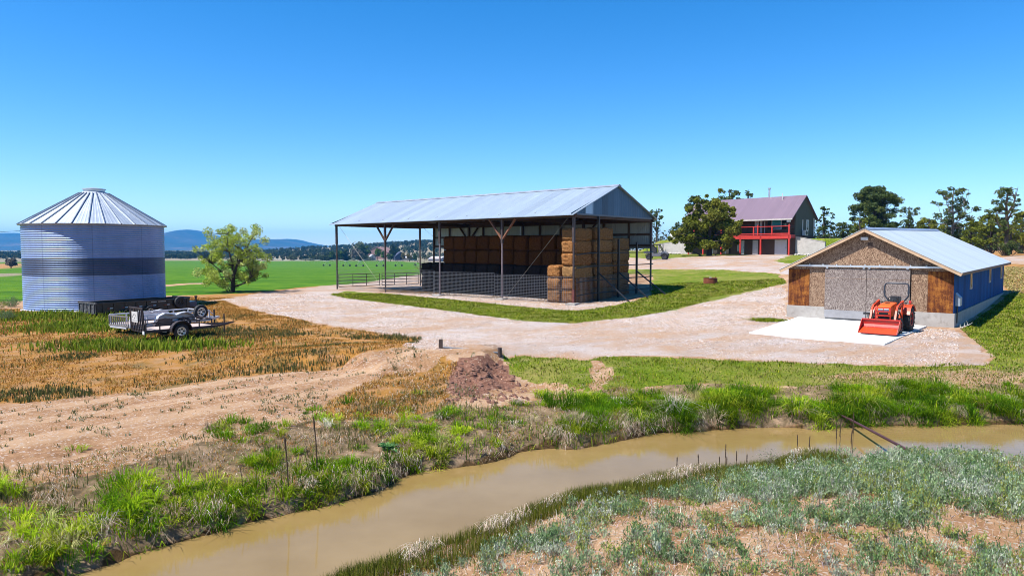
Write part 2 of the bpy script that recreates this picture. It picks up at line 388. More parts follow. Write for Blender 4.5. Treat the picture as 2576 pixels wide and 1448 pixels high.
grav = g.mix(g.ramp(g.noise(4, 4, .6, gw), [(.48, 0), (.66, .6)]), grav, C_DIRT[1])
grav = g.mix(g.ramp(g.noise(.22, 5, .6, geo), [(.48, 0), (.62, .55)]), grav, (.56,.52,.51))
grav = g.mix(g.ramp(g.noise(26, 3, .8, geo), [(.30, .8), (.46, 0)]), grav, (.16,.115,.09))
grav = g.mix(g.ramp(g.noise(17, 3, .8, geo), [(.56, 0), (.70, .7)]), grav, (.66,.61,.58))
lawn = g.ramp(g.math('ADD', g.math('MULTIPLY', nm, .55), g.math('MULTIPLY', nff, .45)), [(.3, C_LAWN[0]), (.5, C_LAWN[1]), (.72, C_LAWN[2])])
lawn = g.mix(g.ramp(nf, [(.38, .85), (.54, 0)]), lawn, mul(C_LAWN[0], .55))
lawn = g.mix(g.ramp(g.noise(.9, 5, .7, geo), [(.54, 0), (.68, .6)]), lawn, (.36,.29,.13))
lawn = g.mix(g.ramp(nb, [(.42, 0), (.66, .55)]), lawn, C_LAWN[3])
dryc = g.ramp(g.math('ADD', g.math('MULTIPLY', nf, .5), g.math('MULTIPLY', nff, .5)), [(.3, C_DRY[0]), (.5, C_DRY[1]), (.7, C_DRY[2])])
dryc = g.mix(g.ramp(nm, [(.45, 0), (.6, .8)]), dryc, C_DIRT[1])
dryc = g.mix(g.ramp(g.noise(.55, 5, .65, geo), [(.52, 0), (.66, .65)]), dryc, (.13,.12,.05))
fw = g.mapped((.02, .35, 1), (0, 0, R(8)), geo)
fld = g.ramp(g.noise(1, 6, .7, fw), [(.36, C_FIELD[0]), (.55, C_FIELD[1]), (.75, C_FIELD[2])])
fld = g.mix(g.ramp(nb, [(.45, 0), (.7, .5)]), fld, mul(C_FIELD[2], 1.25))
fld = g.mix(g.ramp(nf, [(.35, .3), (.6, 0)]), fld, mul(C_FIELD[0], .7))
scr = g.ramp(g.noise(.06, 6, .7, geo), [(.35, (.16,.15,.085)), (.5, (.27,.235,.16)), (.65, (.36,.29,.20))])
frs = g.ramp(nf, [(.3, (.13,.055,.035)), (.55, (.28,.14,.095)), (.75, (.40,.24,.17))])
lsh = g.ramp(g.noise(3, 5, .7, geo), [(.35, (.12,.085,.045)), (.52, (.25,.175,.10)), (.68, (.44,.30,.19))])
c = dirt
c = g.mix(edge(r2[1], .3), c, scr)
c = g.mix(edge(r1[2]), c, dryc)
c = g.mix(edge(r1[0]), c, grav)
c = g.mix(edge(r1[1], .9), c, lawn)
c = g.mix(edge(r2[0], .15), c, fld)
c = g.mix(edge(A2.outputs['Alpha']), c, lsh)
c = g.mix(edge(r2[2]), c, frs)
c = g.mix(edge(A1.outputs['Alpha'], .3), c, (.10,.06,.025))  # wet shore mud, and the painted shade of the shed floor
hgt = g.math('ADD', g.math('MULTIPLY', nf, .6), g.math('MULTIPLY', nff, .4))
g.pbr(c, .95, 0, g.bump(hgt, .9, .09), .1)
gm = bpy.data.meshes
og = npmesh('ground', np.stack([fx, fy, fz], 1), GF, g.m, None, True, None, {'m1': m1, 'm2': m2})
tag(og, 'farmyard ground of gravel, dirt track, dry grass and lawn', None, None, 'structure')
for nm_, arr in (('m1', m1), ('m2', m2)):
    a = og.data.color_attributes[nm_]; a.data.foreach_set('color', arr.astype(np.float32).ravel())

# ------------------------------------------------------------------ water
wx = np.array(sorted(set(list(np.linspace(-60, 80, 141))+[float(t) for t in FAR[1:-1, 0]]+[-150, 150])))
V = []; 
for x in wx: V += [(x, shore(NEAR, x)-1.0, WZ), (x, shore(FAR, x)+1.0, WZ)]
Fw = np.array([(2*i, 2*i+2, 2*i+3, 2*i+1) for i in range(len(wx)-1)])
w = NT('creek_water_material'); wp = w.n('ShaderNodeNewGeometry').outputs['Position']
wc = w.ramp(w.noise(.5, 4, .6, wp), [(.35, C_WATER[0]), (.65, C_WATER[1])])
rip = w.math('ADD', w.math('MULTIPLY', w.noise(1, 4, .6, w.mapped((3, 9, 1), (0,0,R(-20)), wp)), .5), w.math('MULTIPLY', w.noise(1, 3, .5, w.mapped((14, 30, 1), (0,0,R(-15)), wp)), .25))
w.pbr(wc, .04, 0, w.bump(rip, .10, .02), .5, IOR=1.5)
tag(npmesh('water', np.array(V), Fw, w.m), 'muddy olive brown creek water', None, None, 'structure')

# ------------------------------------------------------------------ hills
HP = [(-900,600),(-500,590),(-200,589),(0,587.5),(50,586.5),(120,589),(200,596),(300,598),(400,593),(440,591),(462,583.5),(480,578),(498,584),(512,589),(540,597),(570,600),(620,603),(660,602.5),(700,602.5),(730,601.5),(745,606),(770,612),(800,617),(830,622),(870,625),(1000,629)]
hxs = np.linspace(-900, 1000, 360); hv = 22
prof = np.interp(hxs, *zip(*HP)); HVs = []; 
for j in range(hv):
    t = j/(hv-1)
    Y = 5800+t*4400
    k = math.sin(PI*min(1, t/.55)/2)**2.6 if t < .55 else math.cos(PI*(t-.55)/.9)
    Xr = (hxs-CX)/FPX*8200*(.85+.15*Y/8200)
    zt = (629-prof)/FPX*8200
    n = fnoise(Xr, np.full_like(Xr, Y), 700, 51, 5)-.5
    z = CAMZ-14+(zt+12)*k*(1+n*.5*(1-abs(2*k-1)))+n*40*k*(1-k)*2
    HVs.append(np.stack([Xr, np.full_like(Xr, Y), z], 1))
HVs = np.concatenate(HVs); ii = np.arange(hv*360).reshape(hv, 360)
HF = np.stack([ii[:-1, :-1], ii[:-1, 1:], ii[1:, 1:], ii[1:, :-1]], -1).reshape(-1, 4)
h = NT('hill_material'); hp = h.n('ShaderNodeNewGeometry').outputs['Position']
hc = h.ramp(h.noise(.0022, 6, .6, hp), [(.42, (.035,.05,.03)), (.60, (.07,.07,.045)), (.68, (.20,.14,.11)), (.76, (.24,.17,.13))])
h.pbr(hc, .95, 0, None, .1)
tag(npmesh('hills', HVs, HF, h.m, None, True), 'long wooded mesa on the horizon', None, None, 'structure')
# ------------------------------------------------------------------ haze
if HAZE > 0:
    hb = MB().bx(-11000, 11000, -300, 12400, -16, 330)
    hm = bpy.data.materials.new('haze_material'); hm.use_nodes = True; ht = hm.node_tree; ht.nodes.clear()
    pv = ht.nodes.new('ShaderNodeVolumePrincipled'); pv.inputs['Density'].default_value = HAZE; pv.inputs['Color'].default_value = (*HAZE_COL, 1)
    pv.inputs['Anisotropy'].default_value = 0.0
    o_ = ht.nodes.new('ShaderNodeOutputMaterial'); ht.links.new(pv.outputs[0], o_.inputs['Volume'])
    tag(hb.build('haze', hm), 'thin blue air over the valley', None, None, 'stuff')
# ------------------------------------------------------------------ vegetation builders
def leafmat(name, tr=.3):
    m = NT(name); col = m.mix(1.0, m.attr('Col').outputs['Color'], (ALB, ALB, ALB), 'MULTIPLY')
    d = m.n('ShaderNodeBsdfDiffuse'); m.put(d.inputs[0], col)
    t = m.n('ShaderNodeBsdfTranslucent'); m.put(t.inputs[0], col)
    x = m.n('ShaderNodeMixShader'); x.inputs[0].default_value = tr
    m.t.links.new(d.outputs[0], x.inputs[1]); m.t.links.new(t.outputs[0], x.inputs[2]); m.t.links.new(x.outputs[0], m.out.inputs[0]); return m.m
LEAF = leafmat('foliage_material')
def pick(n, pal, wts=None, var=.22):
    pal = np.array(pal); wts = np.array(wts, float)/sum(wts) if wts else None
    c = pal[RNG.choice(len(pal), n, p=wts)]
    return np.clip(c*(1+(RNG.random((n, 1))-.5)*2*var)*(1+(RNG.random((n, 3))-.5)*.12), 0, 1)
def blades(P, h, w, lean, col, az=None, droop=.35):
    n = len(P); az = RNG.random(n)*2*PI if az is None else az
    sd_ = az+PI/2+(RNG.random(n)-.5)*1.2
    d = np.stack([np.cos(az), np.sin(az), np.zeros(n)], 1); s = np.stack([np.cos(sd_), np.sin(sd_), np.zeros(n)], 1)*(w/2)[:, None]
    up = np.array([0, 0, 1.0])
    mid = P+d*(lean*h*.35)[:, None]+up*(h*.6)[:, None]
    tip = P+d*(lean*h)[:, None]+up*(h*(1-droop*lean))[:, None]
    V = np.stack([P-s, P+s, mid+s*.8, mid-s*.8, tip], 1).reshape(-1, 3)
    b = np.arange(n)*5
    return V, np.stack([b, b+1, b+2, b+3], 1), np.stack([b+3, b+2, b+4], 1), np.repeat(col, 5, 0)
def cards(P, size, col, aspect=1.6, updir=.3):
    n = len(P); a = RNG.normal(size=(n, 3)); a[:, 2] += updir; a /= np.linalg.norm(a, axis=1)[:, None]
    b = RNG.normal(size=(n, 3)); b -= a*(a*b).sum(1)[:, None]; b /= np.linalg.norm(b, axis=1)[:, None]
    a = a*(size*aspect/2)[:, None]; b = b*(size/2)[:, None]
    V = np.stack([P-a, P+b*.9-a*.1, P+a, P-b*.9-a*.1], 1).reshape(-1, 3)
    k = np.arange(n)*4
    return V, np.stack([k, k+1, k+2, k+3], 1), np.repeat(col, 4, 0)
class Acc:
    def __init__(s): s.V = []; s.Q = []; s.T = []; s.C = []; s.o = 0
    def bl(s, *a, **k):
        V, Q, T, C = blades(*a, **k); s.V.append(V); s.Q.append(Q+s.o); s.T.append(T+s.o); s.C.append(C); s.o += len(V)
    def cd(s, *a, **k):
        V, Q, C = cards(*a, **k); s.V.append(V); s.Q.append(Q+s.o); s.C.append(C); s.o += len(V)
    def build(s, name, parent=None, mat=None):
        F = [np.concatenate(s.Q)]
        if s.T: F.append(np.concatenate(s.T))
        return npmesh(name, np.concatenate(s.V), F, mat or LEAF, np.concatenate(s.C), False, parent)
def U(n, a, b): return a+(b-a)*RNG.random(n)
def samp(n, x0, x1, y0, y1, prob):
    x = U(n, x0, x1); y = U(n, y0, y1); k = RNG.random(n) < prob(x, y); return x[k], y[k]
def on(x, y, dz=0): return np.stack([x, y, H(x, y)+dz], 1)
def sector(n, y0, y1, prob, lo=-.79, hi=.79):   # points spread evenly over the ground of the visible sector
    y = np.sqrt(U(n, y0**2, y1**2)); x = U(n, lo, hi)*y; k = RNG.random(n) < prob(x, y); return x[k], y[k]
PAL_LUSH = [(.13,.27,.008),(.25,.38,.012),(.06,.15,.008),(.36,.44,.03),(.46,.42,.17)]
PAL_LAWN = [C_LAWN[0], C_LAWN[1], C_LAWN[2], C_LAWN[3]]
PAL_DRY = [C_DRY[0], C_DRY[1], C_DRY[2], (.16,.15,.04)]
PAL_DEAD = [(.60,.49,.37),(.48,.37,.26),(.72,.64,.54),(.34,.25,.16)]
PAL_WEED = [(.09,.11,.035),(.13,.145,.055),(.065,.08,.035),(.19,.18,.05)]
PAL_SAGE = [(.29,.40,.19),(.38,.48,.27),(.17,.28,.10),(.54,.58,.43),(.33,.37,.09),(.22,.32,.14)]

# lawn
A = Acc()
x, y = sector(330000, 19, 60, lambda x, y: (M('lawn_front', 1, x, y) & ~M('rut', 1, x, y))*np.where(M('dry_front', 1, x, y) & (fnoise(x, y, 1.6, 88) > .40), .25, 1)+M('lawn_shed', 1, x, y)*.8+((creek(x, y)[0] > 1.0) & (creek(x, y)[0] < 4.5) & (x > 1) & (y < 26))*.6*(1-M('fresh', 1, x, y)), -.3, .79)
keep = ~((x > 14) & M('gravel', 1, x, y)); x, y = x[keep], y[keep]; n = len(x)
A.bl(on(x, y, -.01), U(n, .04, .12)*(.5+1.0*vnoise(x, y, .5, 61)), U(n, .014, .034)*np.clip(y/25, .8, 2.2), U(n, .3, 1.2), np.clip(pick(n, PAL_LAWN, [3, 4, 3, 2])*(.25+1.45*fnoise(x, y, .45, 66))[:, None], 0, 1))
x, y = sector(26000, 22, 60, lambda x, y: M('gravel', 1, x, y)*sstep(.60, .72, fnoise(x, y, 1.3, 69))*.8, -.5, .7); kk = ~inpoly(x, y, gpoly([(1880, 839), (2225, 871), (2335, 823), (2008, 797)])); x, y = x[kk], y[kk]; n = len(x)
A.bl(on(x, y, -.01), U(n, .015, .06), U(n, .012, .03), U(n, .4, 1.4), pick(n, [(.16,.18,.04),(.34,.26,.11),(.12,.12,.05),(.42,.33,.18)]))
tg_ = gnd(1932, 806); n = 1500; A.bl(on(tg_[0]+RNG.normal(0, .42, n), tg_[1]+RNG.normal(0, .35, n), -.01), U(n, .05, .2), U(n, .02, .04), U(n, .3, 1.2), pick(n, PAL_LAWN[:3]))
tag(A.build('lawn_grass'), 'short green grass of the lawns', None, None, 'stuff')
# dry golden grass and dark weeds on the left
A = Acc()
x, y = sector(330000, 17, 55, lambda x, y: M('dry', 1, x, y)*sstep(.30, .62, fnoise(x, y, 1.1, 63))*1.0+M('verge', 1, x, y)*.6, -.79, .0)
n = len(x); A.bl(on(x, y, -.01), U(n, .03, .12), U(n, .012, .026)*np.clip(y/22, .8, 2), U(n, .3, 1.2), pick(n, PAL_DRY, [2, 4, 3, 1]))
x, y = sector(60000, 16, 27, lambda x, y: M('hay', 1, x, y)*sstep(.3, .6, fnoise(x, y, .7, 62)), -.4, .0)
n = len(x); A.bl(on(x, y, -.01), U(n, .06, .16), U(n, .012, .024), U(n, .6, 1.5), pick(n, PAL_DRY+PAL_DEAD[:2], [2, 3, 3, 1, 1, 1]))
x, y = sector(50000, 19, 27, lambda x, y: M('dry_front', 1, x, y)*.7, .2, .79)
n = len(x); A.bl(on(x, y, -.01), U(n, .04, .1), U(n, .012, .024), U(n, .6, 1.5), pick(n, [(.46,.36,.20),(.36,.26,.12),(.52,.42,.26),(.20,.22,.04)], None))
x, y = sector(60000, 40, 75, lambda x, y: M('dry_right', 1, x, y)*.8, .6, .79)
n = len(x); A.bl(on(x, y, -.01), U(n, .05, .14), U(n, .04, .08), U(n, .6, 1.5), pick(n, [(.46,.36,.16),(.36,.30,.10),(.52,.42,.22),(.26,.28,.05)], None))
tag(A.build('dry_grass'), 'golden dry grass beside the dirt track', None, None, 'stuff')
A = Acc()
def weedp(x, y):
    c = fnoise(x, y, 2.2, 71); d = fnoise(x, y, 7, 72)
    p = M('dry', 1, x, y)*sstep(.42, .60, c)*(.25+.75*sstep(.40, .55, d))
    return p*np.where(y > 33, .35, 1)
x, y = sector(52000, 17, 40, weedp, -.79, -.05); n = len(x)
for k in range(3):
    xx, yy = x+RNG.normal(0, .03, n), y+RNG.normal(0, .03, n)
    A.bl(on(xx, yy, -.01), U(n, .05, .20)*(.5+.8*vnoise(x, y, 1.5, 64)), U(n, .014, .03), U(n, .05, .45), pick(n, PAL_WEED, [3, 3, 2, 2]))
# green weeds round the trailers and the bin, and along the foot of the left bank
def gw_(x, y):
    a = np.exp(-(((x+14.6)/2.6)**2+((y-26.9)/.9)**2))+np.exp(-(((x+20.2)/2.2)**2+((y-33.5)/1.6)**2))+.6*np.exp(-(((x+26)/3.5)**2+((y-38.5)/1.6)**2))
    return a*.9
x, y = sector(120000, 24, 42, gw_, -.79, -.2); n = len(x)
A.bl(on(x, y, -.01), U(n, .15, .5)*(.5+.8*vnoise(x, y, 1., 65)), U(n, .03, .06), U(n, .1, .6), pick(n, [(.17,.26,.015),(.22,.29,.03),(.10,.17,.015),(.30,.31,.05)], None))
def lb(x, y):
    d, _ = creek(x, y)
    w = 4*(fnoise(x, y, 3, 74)-.5)
    return ((d > 1.6+w) & (d < 3.8+w*1.5) & (x < 0))*sstep(.40, .62, fnoise(x, y, .8, 73))*sstep(0, -3, x-.25*(y-12)) 
x, y = sector(15000, 9.5, 19, lb, -.79, -.02); n = len(x)
for k in range(3):
    A.bl(on(x+RNG.normal(0, .02, n), y+RNG.normal(0, .02, n), -.01), U(n, .05, .22), U(n, .007, .014), U(n, .05, .6), pick(n, PAL_WEED+[(.12,.16,.03),(.34,.24,.10)], [2, 3, 1, 3, 3, 2]))
x, y = sector(9000, 11, 24, lambda x, y: (1-M('dry', 1, x, y))*(creek(x, y)[0] > 3.0)*(1-M('gravel', 1, x, y))*(.04+.5*sstep(.52, .70, fnoise(x, y, 1.1, 75))), -.79, -.05); n = len(x)
for k in range(8):
    A.bl(on(x+RNG.normal(0, .04, n), y+RNG.normal(0, .04, n), -.01), U(n, .03, .12), U(n, .01, .02), U(n, .2, 1), pick(n, PAL_WEED+[(.16,.22,.15),(.34,.24,.10)], [1, 2, 1, 1, 1.5, 1]))
tag(A.build('weeds'), 'dark upright weeds among dry grass and dirt', None, None, 'stuff')
# lush bank grass
A = Acc()
def lushp(x, y):
    d, _ = creek(x, y); cl = fnoise(x, y, 1.1, 81); wd = 2.3+1.6*(fnoise(x, y, 4, 82)-.5)-.3*(x < -2)
    p = ((d > -.02) & (d < wd))*np.maximum(sstep(.42, .56, cl), .5*(d < .5))*(1-M('fresh', 1, x, y))*(1-.9*M('hay', 1, x, y))
    thin = np.where(x < 1.0, np.where(d > .7, .07, .25), .38*sstep(.40, .55, fnoise(x, y, .7, 96)))
    return p*thin
x, y = sector(520000, 9.3, 23.5, lushp, -.8, .8); n = len(x); d_, _ = creek(x, y)
tall = np.clip(vnoise(x, y, 1.1, 83)*1.5-.1, .25, 1.2)*np.where(d_ < 1.7, 1, .7)
az = np.where(RNG.random(n) < .6, -PI/2+RNG.normal(0, .9, n), RNG.random(n)*2*PI)
pc = np.where((fnoise(x, y, 1.6, 84) > .52)[:, None], pick(n, PAL_LUSH, [2.5, 1, 4, .4, .3]), pick(n, PAL_LUSH, [2.5, 3, 2, 1.5, .7]))
A.bl(on(x, y, -.02), U(n, .14, .42)*tall, U(n, .009, .018), U(n, .2, 1.1), pc, az=az, droop=.5)
# tussocks
def tussock(A, x, y, nb, r0, r1, h0, h1, pal, wts, w0=.009, w1=.017):
    n = len(x)
    if not n: return
    r = U(n, r0, r1); h = U(n, h0, h1)*(.45+1.0*vnoise(x, y, .7, 68)); pc = pick(n, pal, wts)*(.45+1.1*fnoise(x, y, 1.3, 67))[:, None]
    dd = RNG.random(n) < .06; pc[dd] = pick(int(dd.sum()), PAL_DEAD)
    k = np.repeat(np.arange(n), nb); m = len(k); a = RNG.random(m)*2*PI; q = np.sqrt(RNG.random(m))*r[k]
    xx, yy = x[k]+q*np.cos(a), y[k]+q*np.sin(a)
    A.bl(on(xx, yy, -.02), h[k]*U(m, .6, 1.15), U(m, w0, w1), np.clip(.15+q/r[k]*1.0+RNG.normal(0, .2, m), .05, 1.5), np.clip(pc[k]*(.75+.5*RNG.random((m, 1))), 0, 1), az=a+RNG.normal(0, .5, m), droop=.5)
def tp(x, y):
    d, _ = creek(x, y); return ((d > .02) & (d < .9))*np.where(x < 1, .68, .8)*sstep(.36, .5, fnoise(x, y, .9, 89))+((d >= .9) & (d < 2.2+1.8*(x < 1)))*np.where(x > 1, .5, .30)*sstep(.44, .56, fnoise(x, y, 1.5, 86))*(1-M('fresh', 1, x, y))*(1-M('hay', 1, x, y)*.8)
x, y = sector(13000, 9.3, 23, tp, -.8, .8)
rgt = x > .8
tussock(A, x[~rgt], y[~rgt], 60, .05, .19, .10, .34, PAL_LUSH, [2.2, 3, 1.6, 2.2, .5])
tussock(A, x[rgt], y[rgt], 70, .10, .28, .18, .50, PAL_LUSH, [3, 2, 3.2, 1, .2])
tag(A.build('bank_grass'), 'lush green grass overhanging the far creek bank', None, None, 'stuff')
A = Acc()
def bl_(x, y):
    d, _ = creek(x, y); return ((d > .1) & (d < 3.5) & (x < 3.5))*(.2+.8*sstep(.38, .58, fnoise(x, y, .8, 87)))*(1-M('fresh', 1, x, y))
x, y = sector(110000, 9.3, 22, bl_, -.8, .3); n = len(x)
A.bl(on(x, y, -.01), U(n, .03, .12), U(n, .007, .016), U(n, .4, 1.8), pick(n, PAL_DRY+PAL_DEAD+[(.20,.24,.05),(.13,.15,.05)], [1, 2, 2, 1.5, 1, 1.3, .6, 1, 1.5, 1.5]))
tag(A.build('bank_straw'), 'tan straw and short tufts over the sloping creek bank', None, None, 'stuff')
# dead pale grass along the water line
A = Acc()
def deadp(x, y):
    d, _ = creek(x, y); return ((d > .0) & (d < .5))*sstep(.52, .62, fnoise(x, y, 1.1, 91))*np.where(x < 1, .5, 1)+((d > .3) & (d < 2.6) & (x < 2))*sstep(.62, .72, fnoise(x, y, .7, 92))*.16
x, y = sector(230000, 9.3, 20, deadp, -.8, .8); n = len(x)
A.bl(on(x, y, .02), U(n, .08, .24), U(n, .006, .012), U(n, .8, 1.7), pick(n, PAL_DEAD, [3, 3, 1.5, 2]), az=-PI/2+RNG.normal(0, .7, n), droop=.75)
# pale tufts on the near bank
def deadn(x, y):
    _, d = creek(x, y); return ((d > .05) & (d < .7) & (x > -1.5) & (x < 6.5))*sstep(.60, .66, vnoise(x, y, .9, 93))
x, y = sector(90000, 9.3, 16.5, deadn, -.3, .6); n = len(x)
A.bl(on(x, y, .02), U(n, .1, .3), U(n, .007, .013), U(n, .7, 1.6), pick(n, PAL_DEAD, [3, 2, 4, 1]), droop=.7)
tag(A.build('dead_grass'), 'bleached dead grass hanging at the water line', None, None, 'stuff')
# rushes on the near bank
A = Acc()
def rushp(x, y):
    _, d = creek(x, y); return ((d > -.05) & (d < 1.5+.9*(vnoise(x, y, .8, 95)-.5)))*(.35+.8*sstep(.35, .6, fnoise(x, y, .9, 94)))*np.where(x > 6.8, .0, 1)
x, y = sector(300000, 7.5, 16.5, rushp, -.4, .6); n = len(x)
A.bl(on(x, y, -.02), U(n, .07, .28), U(n, .0045, .008), U(n, .02, .45), pick(n, [(.11,.14,.012),(.17,.20,.02),(.06,.08,.012),(.26,.23,.06)], None), droop=.1)
tag(A.build('rushes'), 'thin olive rushes on the near creek bank', None, None, 'stuff')
# sagebrush of the foreground
def sage(centres, rad, hgt, ncard, name, parent=None, per=26):
    A = Acc()
    for (cx_, cy_, cz_), r_, h_ in zip(centres, rad, hgt):
        m = max(8, int(ncard*(r_/.3)**1.6)); ns = max(6, int(per*(r_/.3)**1.3))
        az = RNG.random(ns)*2*PI; rr = r_*np.sqrt(RNG.random(ns))
        tipx, tipy = cx_+rr*np.cos(az), cy_+rr*np.sin(az); tipz = cz_+h_*(1-.55*(rr/r_)**2)*U(ns, .75, 1.1)
        bx, by = cx_+rr*.35*np.cos(az), cy_+rr*.35*np.sin(az)
        k = RNG.integers(0, ns, m); t = RNG.random(m)**.55
        P = np.stack([bx[k]+(tipx-bx)[k]*t, by[k]+(tipy-by)[k]*t, cz_+.02+(tipz-cz_)[k]*t], 1)+RNG.normal(0, .014+.01*r_, (m, 3))
        cc = np.array(PAL_SAGE)[RNG.integers(0, len(PAL_SAGE))]*U(1, .8, 1.2)
        col = np.clip(cc*(.75+.5*RNG.random((m, 1)))*(1+(RNG.random((m, 3))-.5)*.15), 0, 1)
        A.cd(P, U(m, .009, .017)*(1+.35*r_/.3), col, 2.6, 2.6)
        nt = ns; A.bl(np.stack([bx, by, np.full(nt, cz_)], 1), (tipz-cz_)*.9, np.full(nt, .007), np.clip(rr/(h_+.01), .05, 1.3), pick(nt, [(.30,.24,.2),(.42,.36,.32)]), az=az, droop=.2)
    return A.build(name, parent)
def sagep(x, y):
    _, d = creek(x, y)
    ridge = sstep(1.0, 2.0, d+.18*(x-6)*(x > 6))
    dens = .38+.9*sstep(2.0, 5.5, x+.35*(y-10))*sstep(8.2, 10.2, y+.3*(x-3))+.55*np.exp(-((d-1.9)/.7)**2)
    return ridge*np.clip(dens, 0, 1)*(.08+1.1*sstep(.40, .60, fnoise(x, y, .8, 97)))
x, y = sector(10500, 6.2, 16, sagep, -.5, .85)
SX, SY = x, y; n = len(x); print('sage shrubs', n)
dens_r = sstep(3, 6.5, x)*sstep(8.5, 10.5, y+.2*(x-4))
rad = U(n, .08, .19)*(1+.5*dens_r); hg = U(n, .09, .27)*(1+.45*dens_r)
tag(sage(on(x, y, -.02), rad, hg, 330, 'sagebrush_scrub'), 'grey green sagebrush scrub covering the near bank', None, None, 'stuff')
# ground litter: twigs and small dry tufts between the sagebrush
A = Acc()
x, y = sector(80000, 6.2, 16, lambda x, y: (creek(x, y)[1] > .9)*(.25+.75*sstep(.4, .6, fnoise(x, y, .7, 98))), -.5, .85); n = len(x)
A.bl(on(x, y, -.005), U(n, .02, .14), U(n, .005, .011), U(n, .3, 1.8), pick(n, [(.50,.41,.42)]+PAL_DEAD+PAL_DRY+[(.15,.19,.05),(.10,.13,.04)], [1.5, 1.0, 1.0, .8, .8, .6, .8, .8, .8, 2.6, 2]))
tag(A.build('litter'), 'dry twigs and tufts between the sagebrush', None, None, 'stuff')
# loose gravel
STONE = leafmat('loose_stone_material', .0)
def stones(x, y, s, pal, wts=None):
    n = len(x); P = on(x, y); a = RNG.random(n)*2*PI; V = np.zeros((n, 5, 3))
    for k in range(4):
        q = a+k*PI/2+(RNG.random(n)-.5)*.7; r = s*U(n, .6, 1.2); V[:, k] = P+np.stack([r*np.cos(q), r*np.sin(q), -.3*s], 1)
    V[:, 4] = P+np.stack([RNG.normal(0, .25, n)*s, RNG.normal(0, .25, n)*s, s*U(n, .5, .9)], 1)
    b = np.arange(n)*5; F = np.concatenate([np.stack([b+k, b+(k+1) % 4, b+4], 1) for k in range(4)])
    return V.reshape(-1, 3), F, np.repeat(pick(n, pal, wts, .3), 5, 0)
gx, gy = sector(400000, 22, 60, lambda x, y: (M('gravel', 1, x, y) & ~M('lawn_shed', 1, x, y))*(.25+.9*sstep(.4, .6, fnoise(x, y, 2.2, 99)))*np.where(y > 42, .4, 1), -.5, .65)
k_ = ~inpoly(gx, gy, gpoly([(1880, 839), (2225, 871), (2335, 823), (2008, 797)])); gx, gy = gx[k_], gy[k_]
tx, ty = sector(22000, 9, 26, lambda x, y: (creek(x, y)[0] > 2.5)*(1-M('dry', 1, x, y))*(1-M('gravel', 1, x, y))*(x < .5)*.8, -.79, 0)
sx, sy = sector(16000, 6.2, 14, lambda x, y: (creek(x, y)[1] > 1.2)*.8, -.4, .8)
V1, F1, C1 = stones(gx, gy, U(len(gx), .012, .036)*np.clip(gy/28, .9, 1.7), [(.60,.55,.53),(.34,.29,.28),(.15,.11,.10),(.48,.33,.23),(.62,.58,.56)])
V2, F2, C2 = stones(tx, ty, U(len(tx), .006, .02), [(.50,.36,.25),(.30,.18,.11),(.60,.50,.40)])
V3, F3, C3 = stones(sx, sy, U(len(sx), .004, .013), [(.50,.36,.25),(.32,.2,.13),(.58,.48,.40)])
tag(npmesh('loose_stones', np.concatenate([V1, V2, V3]), np.concatenate([F1, F2+len(V1), F3+len(V1)+len(V2)]), STONE, np.concatenate([C1, C2, C3])), 'loose gravel stones strewn over the yard and track', None, None, 'stuff')
# clods of the eroded headwall
A = MB()
for k in range(330):
    px_ = rnd.uniform(1118, 1330); py_ = rnd.uniform(915, 1015); p = gnd(px_, py_)
    if not inpoly(np.array([p[0]]), np.array([p[1]]), WP['fresh'])[0]: continue
    r_ = rnd.uniform(.02, .12)*rnd.uniform(.35, 1.0); o = len(A.v)
    for j in range(5):
        for i in range(7):
            ph = PI*j/4; th = 2*PI*i/7+j*.3; s_ = r_*rnd.uniform(.7, 1.25); A.v.append((p[0]+s_*math.sin(ph)*math.cos(th), p[1]+s_*math.sin(ph)*math.sin(th), p[2]+.75*s_*math.cos(ph)))
    for j in range(4):
        for i in range(7): A.f.append((o+j*7+i, o+j*7+(i+1) % 7, o+(j+1)*7+(i+1) % 7, o+(j+1)*7+i))
tag(A.build('dirt_clods', pm('clod_material', (.25,.125,.085), .95, 0, .4, 9)), 'clods of dark soil fallen from the eroded bank', None, None, 'stuff')
# ------------------------------------------------------------------ shared materials
def sheetmetal(name, col, axis=1, pitch=.23, panel=.9, rough=.42, metal=.55, var=.14, rust=0.0, streak=0, bstr=.6, spec=.5):
    m = NT(name); xyz = m.sep(m.oc()); a = xyz[axis]
    rib = m.math('PINGPONG', m.math('DIVIDE', a, pitch), .5)
    prof = m.ramp(rib, [(.0, 1), (.12, .85), (.22, 0), (.5, 0)])
    pid = m.math('FLOOR', m.math('DIVIDE', a, panel))
    wn = m.n('ShaderNodeTexWhiteNoise', noise_dimensions='1D'); m.put(wn.inputs['W'], pid)
    c = m.mix(m.math('MULTIPLY', wn.outputs['Value'], 1.0), mul(col, 1-var), mul(col, 1+var))
    sc = [.4, .4, .4]; sc[axis] = 5
    st = m.noise(1.0, 5, .7, m.mapped(tuple(sc)))
    c = m.mix(m.ramp(st, [(.35, .35), (.65, 0)]), c, mul(col, .62))
    if rust: c = m.mix(m.ramp(m.noise(1.2, 8, .75), [(.58, 0), (.72, rust)]), c, (.28, .15, .08))
    seam = m.ramp(m.math('FRACT', m.math('DIVIDE', a, panel)), [(0, 1), (.03, 0)])
    c = m.mix(m.math('MULTIPLY', seam, .45), c, mul(col, .3))
    r = m.math('ADD', m.math('MULTIPLY', m.noise(2.5, 5), .25), rough-.12, clamp=True)
    return m.pbr(c, r, metal, m.bump(prof, bstr, .02), spec)
